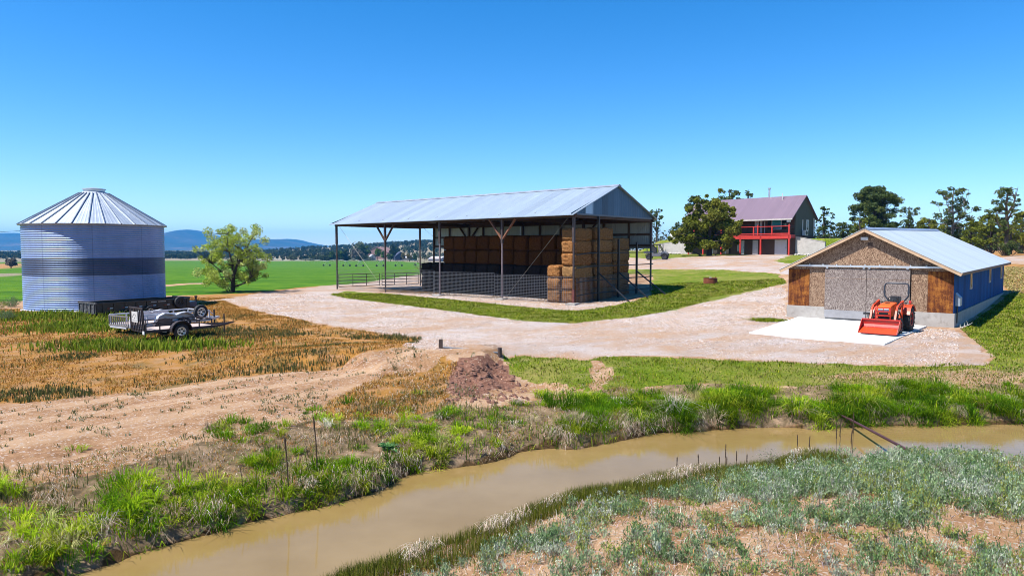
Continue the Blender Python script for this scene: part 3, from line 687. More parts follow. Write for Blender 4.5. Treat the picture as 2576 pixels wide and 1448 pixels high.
def osb(name, cols, sc=1.0, lay=(1, 1, .3)):
    m = NT(name)
    sel = m.sep(m.voro(12*sc, m.rotscale((0,0,0), (1, 1, 1))))[2]
    fl = [m.sep(m.voro(17*sc, m.rotscale((R(an), 0, 0), (.3, 2.6, .62))))[k % 3] for k, an in enumerate((12, -20, 38, -44))]
    f = m.mix(m.math('GREATER_THAN', sel, .3), fl[0], fl[1]); f = m.mix(m.math('GREATER_THAN', sel, .6), f, fl[2]); f = m.mix(m.math('GREATER_THAN', sel, .82), f, fl[3])
    f = m.math('ADD', m.math('MULTIPLY', f, .75), m.math('MULTIPLY', m.noise(3, 6, .7), .25))
    c = m.ramp(f, [(.22, cols[0]), (.42, cols[1]), (.62, cols[2]), (.8, cols[3])])
    c = m.mix(m.ramp(m.noise(.7, 5, .6), [(.4, 0), (.75, .45)]), c, cols[1])
    return m.pbr(c, .85, 0, m.bump(f, .5, .006), .2)
WHITE_PAINT = pm('white_paint', (.78,.77,.74), .5, 0, .06, 6)
BLACK_STEEL = pm('black_steel', (.02,.02,.022), .45, .2, .3, 4)
DARK_POST = pm('rusty_dark_steel', (.075,.055,.055), .6, .3, .35, 2.5, dirt=(.12,.06,.04))
PIPE = pm('weathered_pipe', (.20,.15,.16), .55, .4, .25, 3)
DARK_WOOD = pm('dark_timber', (.075,.042,.028), .85, 0, .4, 3)
RED_WOOD = pm('reddish_timber', (.22,.09,.05), .85, 0, .3, 3)
CONC = pm('concrete', (.42,.39,.36), .9, 0, .14, 1.8, .006, 60, dirt=(.30,.27,.24))
CONC_B = pm('pale_concrete', (.52,.48,.45), .9, 0, .12, 1.4, .006, 50, dirt=(.38,.34,.31))
RUBBER = pm('tyre_rubber', (.022,.022,.024), .8, 0, .3, 6)
GALV = pm('galvanised_steel', (.55,.57,.60), .4, .75, .12, 2)
GLASS = NT('window_glass').pbr((.02,.03,.04), .05, 0, None, .8)
CHROME = pm('bright_rim', (.65,.68,.72), .3, .8, .1, 5)

# ------------------------------------------------------------------ grain bin
BC = (-27.8, 46.3); BR = 4.1; BZ0 = hz(-27.8, 43.5)-.06
bin_ = thing('grain_bin', 'corrugated galvanised steel grain bin with conical ribbed roof', 'grain bin', (BC[0], BC[1], BZ0), R(20))
BIN_M = sheetmetal('bin_wall_metal', (.50,.54,.62), 2, 9, 9, .30, .8, .06)
def ringmat(name, col, rough, metal):
    m = NT(name); xyz = m.sep(m.oc())
    ang = m.math('ARCTAN2', xyz[1], xyz[0])
    pid = m.math('FLOOR', m.math('MULTIPLY', ang, 1.4))
    wn = m.n('ShaderNodeTexWhiteNoise', noise_dimensions='1D'); m.put(wn.inputs['W'], pid)
    c = m.mix(wn.outputs['Value'], mul(col, .9), mul(col, 1.08))
    c = m.mix(m.ramp(m.noise(1.0, 6, .7, m.mapped((2, 2, .3))), [(.4, .3), (.62, 0)]), c, mul(col, .6))
    seam = m.ramp(m.math('FRACT', m.math('MULTIPLY', ang, 1.4)), [(0, 1), (.012, .9), (.02, 0)])
    c = m.mix(m.math('MULTIPLY', seam, .5), c, mul(col, .35))
    return m.pbr(c, m.math('ADD', m.math('MULTIPLY', m.noise(3, 4), .15), rough-.07), metal, None, .5)
RM = ringmat('bin_ring_metal', C_BIN, .5, .45); RMD = ringmat('dark_bin_ring_metal', mul(C_BIN, .40), .45, .8)
EAVE = 5.55; NR = 5; rh = (EAVE-.12)/NR
for i in range(NR):
    z0 = .12+i*rh; prof = []; nc = 8
    for j in range(nc*6+1):
        t = j/(nc*6); prof.append((BR-.004*(i % 2)+.020*math.cos(2*PI*nc*t), z0+rh*t))
    MB().lathe(prof, 96).build('wall_ring', RMD if i == 2 else RM, bin_, True, 'darker steel wall ring' if i == 2 else None)
# roof : flat panels with raised ribs
rf = MB(); NP = 30; RZ1 = EAVE+2.2; rr0, rr1 = BR+.16, .62
def rp(a, t, up=0): r_ = rr0+(rr1-rr0)*t; return (r_*math.cos(a), r_*math.sin(a), EAVE-.07+(RZ1-EAVE+.07)*t+up)
for k in range(NP):
    a0, a1 = 2*PI*k/NP, 2*PI*(k+1)/NP
    rf.quad(rp(a0, 0), rp(a1, 0), rp(a1, 1), rp(a0, 1))
ribs = MB()
for k in range(NP):
    a0 = 2*PI*k/NP; w_ = .035
    for s in (0,):
        p0, p1 = Vector(rp(a0, -.005, .035)), Vector(rp(a0, .93, .035)); ribs.bar(p0, p1, .05, .085)
ROOFM = NT('bin_roof_metal'); xyz = ROOFM.sep(ROOFM.oc()); an = ROOFM.math('MULTIPLY', ROOFM.math('ARCTAN2', xyz[1], xyz[0]), 30*4/(2*PI))
rb = ROOFM.math('PINGPONG', an, .5); cc_ = ROOFM.mix(ROOFM.ramp(ROOFM.noise(1.3, 6, .7), [(.4, 0), (.7, 1)]), (.33,.38,.45), (.44,.49,.55))
ROOFM = ROOFM.pbr(cc_, .5, .4, ROOFM.bump(ROOFM.ramp(rb, [(.1, 1), (.25, 0)]), .3, .02))
r_o = rf.build('roof', ROOFM, bin_); ribs.build('rib', pm('roof_rib_metal', (.30,.33,.38), .4, .8, .1), r_o)
MB().lathe([(BR+.17, EAVE-.10), (BR+.18, EAVE-.05), (BR+.02, EAVE-.02), (BR+.02, EAVE-.12), (BR+.17, EAVE-.10)], 60).build('eave_ring', pm('eave_metal', (.30,.33,.38), .4, .8, .1), bin_, True)
cap = MB().lathe([(.98, RZ1-.34), (1.0, RZ1-.30), (.66, RZ1-.05), (.62, RZ1-.05), (.62, RZ1+.10), (.70, RZ1+.11), (.70, RZ1+.17), (.25, RZ1+.24), (0.001, RZ1+.25)], 40)
cap.build('roof_cap', pm('cap_metal', (.58,.60,.63), .4, .7, .1), bin_, True)
MB().lathe([(BR+.22, -.25), (BR+.22, .10), (BR+.05, .14), (BR-.1, .14)], 48).build('foundation', CONC_B, bin_, True)

# ------------------------------------------------------------------ hay shed
SO = (4.3, 48.3); SRZ = math.atan2(.7524, .6587); SZ = 0.0
W_, L_ = 10.6, 28.2; EV, RDG = 6.45, 8.62
def sw(x, y): return (SO[0]+.6587*x-.7524*y, SO[1]+.7524*x+.6587*y)     # shed local -> ground
def sh(x, y): return hz(*sw(x, y))
shed = thing('hay_shed', 'open sided hay shed with grey corrugated gable roof on dark posts', 'hay shed', (*SO, 0), SRZ)
SROOF = sheetmetal('shed_roof_metal', (.36,.43,.50), 1, .22, 1.05, .42, .4, .10, .2)
half = W_/2; sl = (RDG-EV)/half
r1_ = MB(); th = .05
y0, y1 = -.35, L_+.45; e0 = -.55
for (xa, xb) in ((e0, half), (W_+.45, half)):
    za = EV-(abs(xa) if xa < 0 else xa-W_)*sl
    r1_.add([(xa, y0, za), (xb, y0, RDG), (xb, y1, RDG), (xa, y1, za), (xa, y0, za-th), (xb, y0, RDG-th), (xb, y1, RDG-th), (xa, y1, za-th)],
            [(0,1,2,3), (4,5,6,7), (0,1,5,4), (3,2,6,7), (0,3,7,4)])
roof_o = r1_.build('roof', SROOF, shed)
MB().add([(half-.28, y0-.02, RDG-.28*sl+.03), (half, y0-.02, RDG+.06), (half+.28, y0-.02, RDG-.28*sl+.03), (half-.28, y1+.02, RDG-.28*sl+.03), (half, y1+.02, RDG+.06), (half+.28, y1+.02, RDG-.28*sl+.03)], [(0,1,4,3), (1,2,5,4)]).build('ridge_cap', GALV, roof_o)
GAB = sheetmetal('gable_blue_metal', (.05,.12,.20), 0, .26, .82, .5, .3, .28)
gz = EV-.1
for yy, nm in ((-.12, 'gable_panel'), (L_+.12, 'gable_panel')):
    MB().prism([(-.5, gz-.02), (half, RDG-.12), (W_+.42, gz-.02)], yy-.012, yy+.012, 'XZ').build(nm, GAB, shed)
MB().prism([(1.2, gz-.03), (1.2, EV+1.2*sl-.12), (2.15, EV+2.15*sl-.12), (2.15, gz-.03)], -.150, -.138, 'XZ').build('gable_panel', sheetmetal('gable_pale_metal', (.30,.42,.54), 0, .26, 2, .4, .5), shed, label='lighter blue gable sheet')
MB().bar((-.5, -.14, gz-.06), (W_+.4, -.14, gz-.06), .04, .12).build('trim', pm('trim_metal', (.10,.13,.16), .5, .4), shed)
PY = (0, 6.7, 13.65, 20.8, 28.2)
for k, y in enumerate(PY):
    for x in (0, W_):
        g0 = sh(x, y)-.15
        yb = k in (1, 3); zj = 4.72 if yb else EV-.2
        p = MB().tube([(x, y, g0), (x, y, 4.3)], .075, 10).build('post', PIPE if k in (1, 2) and x == 0 else DARK_POST, shed, True)
        MB().bar((x, y, 4.3), (x, y, EV-.25), .17, .17, (0,1,0)).build('post_head', DARK_POST, shed)
        if yb:
            for s in (-1, 1): MB().bar((x, y+s*.05, zj-.1), (x, y+s*1.35, EV-.32), .10, .16, (1,0,0)).build('brace', RED_WOOD if (k == 1 and x == 0) else DARK_WOOD, shed)
        if x == 0 and k in (0, 1, 2):
            MB().box((x-.25, y-.1, sh(x, y)+.04), (1.0, .7, .12), .3).build('footing', CONC, shed)
        if k == 0 and x == 0: MB().bar((x, y, g0), (x, y, 1.0), .19, .19, (0,1,0)).build('post_sleeve', pm('rust_red_steel', (.17,.05,.04), .7, .2, .3), shed)
bm_ = MB()
for x in (0, W_): bm_.bar((x, -.2, EV-.22), (x, L_+.2, EV-.22), .14, .34)
for y in PY: bm_.bar((0, y, EV-.26), (W_, y, EV-.26), .14, .30)
bm_.build('header_beam', DARK_WOOD, shed)
pu = MB()
for s in range(6):
    t = (s+.5)/6
    for x, z in ((half*t, EV+(RDG-EV)*t), (W_-half*t, EV+(RDG-EV)*t)): pu.bar((x, -.1, z-.15), (x, L_+.2, z-.15), .05, .14)
for y in np.linspace(0, L_, 9):
    pu.bar((0, y, EV-.1), (half, y, RDG-.26), .06, .2); pu.bar((W_, y, EV-.1), (half, y, RDG-.26), .06, .2)
pu.build('roof_frame', DARK_WOOD, shed)
# rear wall: sheets hung on girts
BW = sheetmetal('rear_wall_metal', (.27,.31,.33), 1, .2, 2.2, .45, .4, .12)
yy = [-.02, 2.1, 4.6, 6.8, 9.2, 11.6, 14.0, 16.4, 18.8, 21.2, 23.6, 26.0]
for a, b in zip(yy[:-1], yy[1:]):
    MB().bx(W_+.09, W_+.11, a+.01, b-.01, 3.9, EV-.1).build('wall_sheet', BW, shed)
gi = MB()
for z in (4.15, 5.05, 6.1): gi.bar((W_+.03, 0, z), (W_+.03, 26.1, z), .08, .2)
gi.build('girt', DARK_WOOD, shed)
for y in (2.1, 4.6, 9.2, 11.6, 16.4, 18.8, 23.6, 26.0): MB().bar((W_+.0, y, 3.75 if y < 24 else sh(W_, y)), (W_, y, EV-.2), .14, .14, (0,1,0)).build('stud', DARK_WOOD, shed)
# tie cables
CABM = pm('cable_steel', (.25,.23,.20), .5, .5)
def cable(a, b): MB().tube([a, b], .012, 5).build('tie_cable', CABM, shed)
cable((.02, .5, EV-.4), (.02, 6.4, .15)); cable((.02, 27.8, EV-.4), (.02, 21.2, .3)); cable((W_, 27.5, EV-.4), (W_, 21, 2.0)); cable((W_, .3, EV-.4), (W_-.02, 6, 1.0))

# ------------------------------------------------------------------ fence panels, gates
WIRE = pm('galvanised_wire', (.20,.20,.22), .5, .5, .1)
def wirepanel(name, label, p0, p1, h0, h1, nh, pitch, rh_=.010, rv=.006, group=None, lift=.05):
    a, b = Vector((*p0, 0)), Vector((*p1, 0)); L = (b-a).length; d = (b-a)/L
    z0, z1 = hz(*p0)+lift, hz(*p1)+lift
    t = thing('mesh_fence', label, 'wire fence', (a.x, a.y, 0), math.atan2(d.y, d.x), group)
    hw = MB()
    for i in range(nh):
        f = i/(nh-1)
        hw.bar((0, 0, z0+h0*f), (L, 0, z1+h1*f), rh_*1.4, rh_*1.4)
    hw.build('horizontal_wire', WIRE, t)
    vw = MB(); n = int(L/pitch)
    for i in range(n+1):
        x = L*i/n; f = i/n; zz = z0+(z1-z0)*f; hh = h0+(h1-h0)*f
        vw.bar((x, 0.006, zz), (x, 0.006, zz+hh), rv*1.4, rv*1.4, (0,1,0))
    vw.build('vertical_wire', WIRE, t); return t
g_ = 'wire mesh panels along the front of the hay shed'
wirepanel('wire_panel', 'fine wire mesh panel leftmost on the shed front, field visible through it', sw(-.12, 28.1), sw(-.12, 20.9), 2.0, 2.0, 16, .16, .006, .004, g_)
wirepanel('wire_panel', 'wire mesh panel on the shed front between the second and third posts from left', sw(-.12, 20.7), sw(-.12, 14.2), 2.0, 2.02, 18, .15, .009, .006, g_)
wirepanel('wire_panel', 'wire mesh panel on the shed front, stepped lower in the middle bay', sw(-.14, 14.3), sw(-.14, 7.4), 1.92, 1.96, 18, .15, .009, .006, g_)
wirepanel('wire_panel', 'wire mesh panel crossed by the cable, left of the sunlit bales', sw(-.12, 7.4), sw(-.12, 2.2), 1.85, 1.9, 18, .15, .009, .006, g_)
wirepanel('wire_panel', 'coarse wire mesh panel in front of the sunlit bales at the corner post', sw(-.16, 2.2), sw(-.16, .1), 1.8, 1.85, 13, .15, .010, .008, g_)
wirepanel('wire_panel', 'wire mesh panel across the gable end in front of the shaded bales', sw(.2, -.12), sw(5.4, -.12), 1.75, 1.7, 13, .15, .006, .006, g_)
wirepanel('wire_panel', 'wire mesh panel on the gable end with green lawn behind it', sw(5.5, -.12), sw(10.5, -.12), 1.7, 1.7, 14, .15, .006, .006, g_)
ef = thing('pipe_fence', 'dark pipe frame with horizontal rails and kick braces closing the shed gable end', 'fence', (*SO, 0), SRZ)
GZ = lambda x: sh(x, 0)
for z in (.62, 1.55, 2.55, 3.5):
    MB().tube([(.1, -.2, z-.05), (1.4, -.2, z+.05), (W_, -.2, z+.1)], .038, 7).build('rail', BLACK_STEEL, ef, True)
for x, zt in ((2.77, 6.2), (5.45, 4.6), (8.08, 4.4)):
    MB().bar((x, -.2, GZ(x)-.1), (x, -.2, zt), .13, .13, (0,1,0)).build('upright', BLACK_STEEL, ef)
for x in (2.77, 5.45, 8.08):
    MB().bar((x, -.25, 2.1), (x+.3, -2.7, sh(x+.3, -2.7)-.05), .09, .09).build('kick_brace', BLACK_STEEL, ef)
def pipegate(label, p0, p1, h=1.2, nr=5):
    a, b = Vector((*p0, 0)), Vector((*p1, 0)); L = (b-a).length; d = (b-a)/L; z0 = hz(*p0)+.2; z1 = hz(*p1)+.2
    t = thing('pipe_gate', label, 'gate', (a.x, a.y, 0), math.atan2(d.y, d.x), 'pipe gates at the far end of the hay shed')
    for i in range(nr): MB().tube([(0, 0, z0+h*i/(nr-1)), (L, 0, z1+h*i/(nr-1))], .035, 6).build('rail', DARK_POST, t, True)
    for i in range(4): x = L*i/3; MB().tube([(x, 0, z0+(z1-z0)*i/3), (x, 0, z0+(z1-z0)*i/3+h)], .035, 6).build('stile', DARK_POST, t, True)
pipegate('brown five rail pipe gate hung on the leftmost shed post', sw(.25, 28.3), sw(5.2, 28.3))
pipegate('brown five rail pipe gate further in, meeting the dark bales', sw(5.5, 28.3), sw(10.4, 28.3))

# ------------------------------------------------------------------ bales
def bale_mat(name, cols):
    m = NT(name)
    f = m.noise(5, 8, .75, m.mapped((1, 1, 2.2))); f2 = m.noise(28, 4, .8, m.mapped((1, .4, 2)))
    k = m.math('ADD', m.math('MULTIPLY', f, .55), m.math('MULTIPLY', f2, .45))
    c = m.ramp(k, [(.32, cols[0]), (.48, cols[1]), (.62, cols[2])])
    rn = m.n('ShaderNodeObjectInfo').outputs['Random']; c = m.mix(m.math('MULTIPLY', rn, .55), c, mul(cols[1], .45)); c = m.mix(m.math('MULTIPLY', m.math('FRACT', m.math('MULTIPLY', rn, 7.3)), .3), c, (.36,.27,.13) if cols[2][0] > .4 else cols[1])
    return m.pbr(c, .95, 0, m.bump(k, 1.0, .06), .1)
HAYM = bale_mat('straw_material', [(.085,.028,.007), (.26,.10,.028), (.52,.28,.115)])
HAYD = bale_mat('shaded_straw_material', [(.040,.013,.004), (.11,.040,.010), (.20,.085,.024)])  # darker copy of the straw, shade of the rear stack put into its colour
def bale_mesh(lx, ly, lz, seed, mat):
    n = (max(3, int(lx/.13)), max(3, int(ly/.13)), max(3, int(lz/.13)))
    import bmesh
    bm = bmesh.new()
    def face(ax, s):
        u, v = [a for a in range(3) if a != ax]; g = {}
        for i in range(n[u]+1):
            for j in range(n[v]+1):
                c = [0, 0, 0]; c[ax] = s; c[u] = 2*i/n[u]-1; c[v] = 2*j/n[v]-1
                g[i, j] = bm.verts.new(c)
        for i in range(n[u]):
            for j in range(n[v]): bm.faces.new((g[i, j], g[i+1, j], g[i+1, j+1], g[i, j+1]))
    for ax in range(3):
        for s in (-1, 1): face(ax, s)
    bmesh.ops.remove_doubles(bm, verts=bm.verts, dist=1e-4); bmesh.ops.recalc_face_normals(bm, faces=bm.faces)
    rr = random.Random(seed)
    for v in bm.verts:
        c = v.co; q = Vector((c.x*lx/2, c.y*ly/2, c.z*lz/2))
        e = sorted((abs(c.x), abs(c.y), abs(c.z)))
        if e[1] > .8: q *= 1-.075*(e[1]-.8)/.2*(1.4 if e[0] > .8 else 1)
        k = math.sin(q.x*7+seed)*math.cos(q.z*8+seed*2)*.026
        v.co = q+Vector((rr.uniform(-1, 1), rr.uniform(-1, 1), rr.uniform(-1, 1)))*.028+q.normalized()*k+Vector((0, 0, lz/2))
    me = bpy.data.meshes.new('bale'); bm.to_mesh(me); bm.free(); me.materials.append(mat); return me
ordn = ['bottom', 'second', 'third', 'fourth', 'fifth', 'sixth']
def put_bale(me, x, y, z, label, group, rz=0):
    o = bpy.data.objects.new('straw_bale', me); COL.objects.link(o); X, Y = sw(x, y); o.location = (X, Y, z); o.rotation_euler = (rnd.uniform(-.012, .012), rnd.uniform(-.012, .012), SRZ+rz+rnd.uniform(-.02, .02))
    return tag(o, label, 'bale', group)
b1 = [bale_mesh(2.36, 1.16, .90, s, HAYM) for s in (1, 2, 3, 4)]
HAYN = bale_mat('netted_shaded_straw', [(.012,.009,.010), (.035,.024,.022), (.07,.045,.036)])  # near black colour carries dark netting and painted shade of the lower rows
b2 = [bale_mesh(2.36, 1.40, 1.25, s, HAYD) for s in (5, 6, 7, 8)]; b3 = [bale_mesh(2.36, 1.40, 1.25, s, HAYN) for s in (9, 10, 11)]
gA = 'bales of the corner stack by the near shed post'
cols_ = [(1.5, .80, 6, 'in the corner column behind the near post'), (4.25, .82, 6, 'in the middle column of the gable end'), (6.85, .95, 5, 'in the rearmost column of the gable end'), (1.45, 2.08, 3, 'in the short sunlit column left of the post')]
for (x, y, n_, d_) in cols_:
    for k in range(n_):
        put_bale(b1[rnd.randrange(4)], x+rnd.uniform(-.05, .05), y+rnd.uniform(-.03, .03), sh(x, y)-.02+k*.885, f'straw bale {ordn[k] if k else "at the bottom"} {"from the ground " if k else ""}{d_}', gA)
gB = 'bales of the shaded stack along the rear wall'
names = ['first', 'second', 'third', 'fourth', 'fifth', 'sixth', 'seventh', 'eighth', 'ninth', 'tenth', 'eleventh', 'twelfth', 'thirteenth', 'fourteenth']
rows = ['bottom row', 'second row', 'third row', 'top row']
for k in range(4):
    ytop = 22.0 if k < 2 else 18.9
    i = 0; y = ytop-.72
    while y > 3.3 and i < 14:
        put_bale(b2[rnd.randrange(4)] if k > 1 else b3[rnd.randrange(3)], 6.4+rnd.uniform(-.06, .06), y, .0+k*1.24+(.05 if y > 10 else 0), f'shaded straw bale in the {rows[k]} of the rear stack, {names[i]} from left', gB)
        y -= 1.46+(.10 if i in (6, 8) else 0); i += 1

# ------------------------------------------------------------------ chipboard barn
BO = (21.47, 33.5); BRZ = math.atan2(.743, .669); BWD, BLN = 8.0, 17.0
def bw(x, y): return (BO[0]+.669*x-.743*y, BO[1]+.743*x+.669*y)
barn = thing('chipboard_barn', 'long low barn with chipboard front, blue side wall and shiny metal roof', 'barn', (*BO, 0), BRZ, None, -.016)
FT, WT_ = .70, 2.80; RZ_ = 4.92; OH = .34
rs = (RZ_-2.88)/(BWD/2)
OSB_L = osb('light_chipboard', [(.12,.065,.04), (.25,.15,.095), (.35,.225,.145), (.47,.33,.22)])
OSB_G = osb('grey_chipboard', [(.12,.09,.08), (.21,.165,.15), (.29,.235,.21), (.40,.34,.30)])
def oldboard(name):
    m = NT(name)
    s1 = m.noise(1, 7, .75, m.mapped((5, 5, .8))); s2 = m.noise(1, 5, .7, m.mapped((1, 1.2, 3))); s3 = m.noise(22, 4, .8)
    f = m.math('ADD', m.math('MULTIPLY', s1, .45), m.math('ADD', m.math('MULTIPLY', s2, .3), m.math('MULTIPLY', s3, .25)))
    c = m.ramp(f, [(.38, (.035,.010,.005)), (.47, (.13,.034,.009)), (.54, (.30,.10,.016)), (.64, (.52,.24,.05))])
    return m.pbr(c, .8, 0, m.bump(f, .5, .006), .25)
OSB_B = oldboard('brown_weathered_board')
BLUE = sheetmetal('blue_board_wall', (.006,.085,.30), 0, .3, .62, .75, 0, .25, spec=.08)
fo = MB(); fo.bx(-.02, .16, -.04, BWD+.04, -.4, FT); fo.bx(.16, BLN, -.04, .14, -.4, FT-.02); fo.bx(.16, BLN, BWD-.14, BWD+.04, -.4, FT-.02); fo.build('foundation', CONC, barn)
core = MB()
core.bx(.04, BLN-.02, .02, .12, FT, WT_); core.build('side_wall', BLUE, barn)
MB().bx(.04, BLN-.02, BWD-.12, BWD-.02, FT, WT_).build('side_wall', BLUE, barn)
MB().prism([(0.02, FT), (BWD-.02, FT), (BWD-.02, WT_), (BWD/2, RZ_-.14), (.02, WT_)], BLN-.12, BLN-.02, 'YZ').build('rear_wall', BLUE, barn)
MB().prism([(0.13, FT), (BWD-.13, FT), (BWD-.13, WT_), (.13, WT_)], .10, .14, 'YZ').build('front_frame', DARK_WOOD, barn)
for (a, b, mt, lb_) in ((.03, 1.128, OSB_B, 'orange brown weathered board at the right corner'), (1.14, 1.877, OSB_L, None), (5.99, 6.825, OSB_L, None), (6.84, 7.97, OSB_B, 'dark brown weathered board at the left corner')):
    MB().bx(.03, .07, a, b, FT-.06, 2.72).build('wall_board', mt, barn, label=lb_)
MB().prism([(.05, 2.74), (BWD-.05, 2.74), (BWD-.05, 2.84), (BWD/2, RZ_-.16), (.05, 2.84)], .02, .06, 'YZ').build('gable_board', OSB_L, barn)
KICK = pm('kick_plate_metal', (.33,.32,.33), .5, .5, .15)
for a, b in ((1.90, 3.905), (3.925, 5.99)):
    d_ = MB(); d_.bx(-.075, -.035, a, b, .58, 2.80); do = d_.build('sliding_door', OSB_G, barn)
    MB().bx(-.088, -.076, a+.005, b-.005, .16 if a > 3 else .42, .58).build('kick_plate', KICK, do)
    MB().bx(-.080, -.070, a, b, 2.27, 2.285).build('board_seam', OSB_L, do)
    for y in (a+.12, b-.12): MB().lathe([(.001, 0), (.06, 0), (.06, .04), (.001, .04)], 12, (-.12, y, 2.86), 'X').build('roller', GALV, do)
tr = MB(); tr.bar((-.10, .25, 2.93), (-.10, BWD-.12, 2.93), .09, .10)
for k in range(11): tr.box((-.06, .5+k*.7, 3.0), (.08, .06, .06))
tr.build('door_track', GALV, barn)
BROOF = sheetmetal('barn_roof_metal', (.70,.76,.80), 0, .23, .75, .4, .25, .08, .05)
ro = MB()
for (ya, yb) in ((-OH, BWD/2), (BWD+OH, BWD/2)):
    za = RZ_-(BWD/2+OH)*rs
    ro.add([(-OH-.04, ya, za), (-OH-.04, yb, RZ_), (BLN+.2, yb, RZ_), (BLN+.2, ya, za), (-OH-.04, ya, za-.02), (-OH-.04, yb, RZ_-.02), (BLN+.2, yb, RZ_-.02), (BLN+.2, ya, za-.02)], [(0,1,2,3), (4,5,6,7), (0,1,5,4), (3,2,6,7), (0,3,7,4)])
bro = ro.build('roof', BROOF, barn)
MB().add([(-OH-.06, BWD/2-.2, RZ_-.2*rs+.025), (-OH-.06, BWD/2, RZ_+.05), (-OH-.06, BWD/2+.2, RZ_-.2*rs+.025), (BLN+.22, BWD/2-.2, RZ_-.2*rs+.025), (BLN+.22, BWD/2, RZ_+.05), (BLN+.22, BWD/2+.2, RZ_-.2*rs+.025)], [(0,1,4,3), (1,2,5,4)]).build('ridge_cap', GALV, bro)
NEWWOOD = pm('new_timber', (.56,.38,.24), .8, 0, .15, 3)
fa = MB()
for ya in (-OH, BWD+OH):
    za = RZ_-(BWD/2+OH)*rs-.10; fa.bar((-OH, ya, za), (-OH, BWD/2, RZ_-.10), .04, .17)
fa.build('fascia', NEWWOOD, barn)
MB().bar((-OH, -OH+.02, RZ_-(BWD/2+OH)*rs-.09), (BLN+.2, -OH+.02, RZ_-(BWD/2+OH)*rs-.09), .03, .12).build('eave_board', pm('eave_timber', (.22,.15,.10), .8), barn)
so_ = MB()
for ya, s in ((-OH+.03, 1), (BWD+OH-.03, -1)):
    za = RZ_-(BWD/2+OH)*rs-.05; so_.quad((-OH+.02, ya, za), (.1, ya, za), (.1, BWD/2, RZ_-.06), (-OH+.02, BWD/2, RZ_-.06))
so_.build('soffit', DARK_WOOD, barn)
for x, w_, zc in ((4.6, .62, 2.12), (11.0, .62, 2.14), (15.7, .62, 2.16)):
    f_ = MB(); h_ = .98
    f_.bx(x-w_/2, x+w_/2, -.02, .03, zc+h_/2-.1, zc+h_/2); f_.bx(x-w_/2, x+w_/2, -.02, .03, zc-h_/2, zc-h_/2+.1)
    f_.bx(x-w_/2, x-w_/2+.1, -.018, .03, zc-h_/2+.1, zc+h_/2-.1); f_.bx(x+w_/2-.1, x+w_/2, -.018, .03, zc-h_/2+.1, zc+h_/2-.1)
    fo_ = f_.build('window', pm('weathered_white_timber', (.52,.46,.40), .8, 0, .15), barn)
    MB().bx(x-w_/2+.1, x+w_/2-.1, .0, .012, zc-h_/2+.1, zc+h_/2-.1).build('pane', GLASS, fo_)
MB().prism([(-.20, 1.05), (-.20, 1.45), (.01, 1.68), (.01, 1.05)], .35, .85, 'YZ').build('meter_box', pm('pale_blue_metal', (.35,.42,.50), .5, .3), barn)
MB().tube([(.5, -.06, 1.05), (.5, -.06, .2)], .03, 6).build('conduit', BLACK_STEEL, barn)
MB().box((-.06, BWD/2+.05, 4.38), (.18, .34, .15)).build('floodlight', pm('lamp_white', (.7,.7,.68), .4), barn)
MB().lathe([(.001, 0), (.07, 0), (.07, .1), (.001, .12)], 10, (-.1, 1.45, 3.32), 'X').build('floodlight', BLACK_STEEL, barn)
MB().box((.03, BWD/2-.2, 4.02), (.03, .22, .3), 0).build('gable_vent', DARK_WOOD, barn)
# slab
PADM = NT('white_slab_material'); pc_ = PADM.ramp(PADM.noise(.7, 5, .6), [(.3, (.66,.65,.62)), (.7, (.76,.75,.72))]); pc_ = PADM.mix(PADM.ramp(PADM.noise(1, 5, .7, PADM.rotscale((0,0,R(-48)), (.5, 3, 1))), [(.55, 0), (.72, .35)]), pc_, (.40,.37,.33)); PADM = PADM.pbr(pc_, .9, 0, PADM.bump(PADM.noise(60, 3), .3, .003), .2)
pd = [gnd(1885, 839), gnd(2225, 868.5), gnd(2331, 823), gnd(2008, 799)]
zt = max(p[2] for p in pd)*.5+.06
slab = MB().prism([(p[0], p[1]) for p in pd], zt-.3, zt, 'XY').build('concrete_slab', PADM); tag(slab, 'white concrete slab in front of the barn doors', None, None, 'structure')

# ------------------------------------------------------------------ house
house = thing('farmhouse', 'two storey farmhouse with purple metal roof and red balcony', 'house', (H0[0], H0[1], HZ), math.atan2(HA[1], HA[0]))
HL = 17.0
STUC = pm('dark_green_grey_stucco', (.085,.10,.085), .9, 0, .1, 3)
BRWALL = pm('dark_brown_wall', (.10,.055,.04), .85, 0, .15, 3)
TANW = pm('tan_wall', (.34,.26,.20), .9, 0, .1, 2)
REDP = pm('red_paint', (.58,.045,.035), .5, 0, .12, 3)
PURP = sheetmetal('purple_roof_metal', (.235,.165,.215), 1, .32, .64, .45, .25, .06)
WX0, WX1 = 1.25, 6.9; eav, rdg, rx = 5.0, 8.35, 3.75
MB().bx(WX0, WX1, 0, HL, -.5, 2.72).build('lower_wall', BRWALL, house)
for ya_, yb_ in ((0, .15), (HL-.15, HL)): MB().prism([(WX0, 2.72), (WX1, 2.72), (WX1, eav+.35), (rx, rdg-.15), (WX0, eav+.9)], ya_, yb_, 'XZ').build('gable_wall', STUC, house)
MB().bx(WX0, WX0+.15, .15, HL-.15, 2.72, eav+.8).build('upper_wall', BRWALL, house)
MB().bx(WX1-.15, WX1, .15, HL-.15, 2.72, eav+.3).build('upper_wall', STUC, house)
hr = MB(); s1 = (rdg-eav)/(rx+.2); s2 = (rdg-eav-.1)/(WX1+.45-rx)
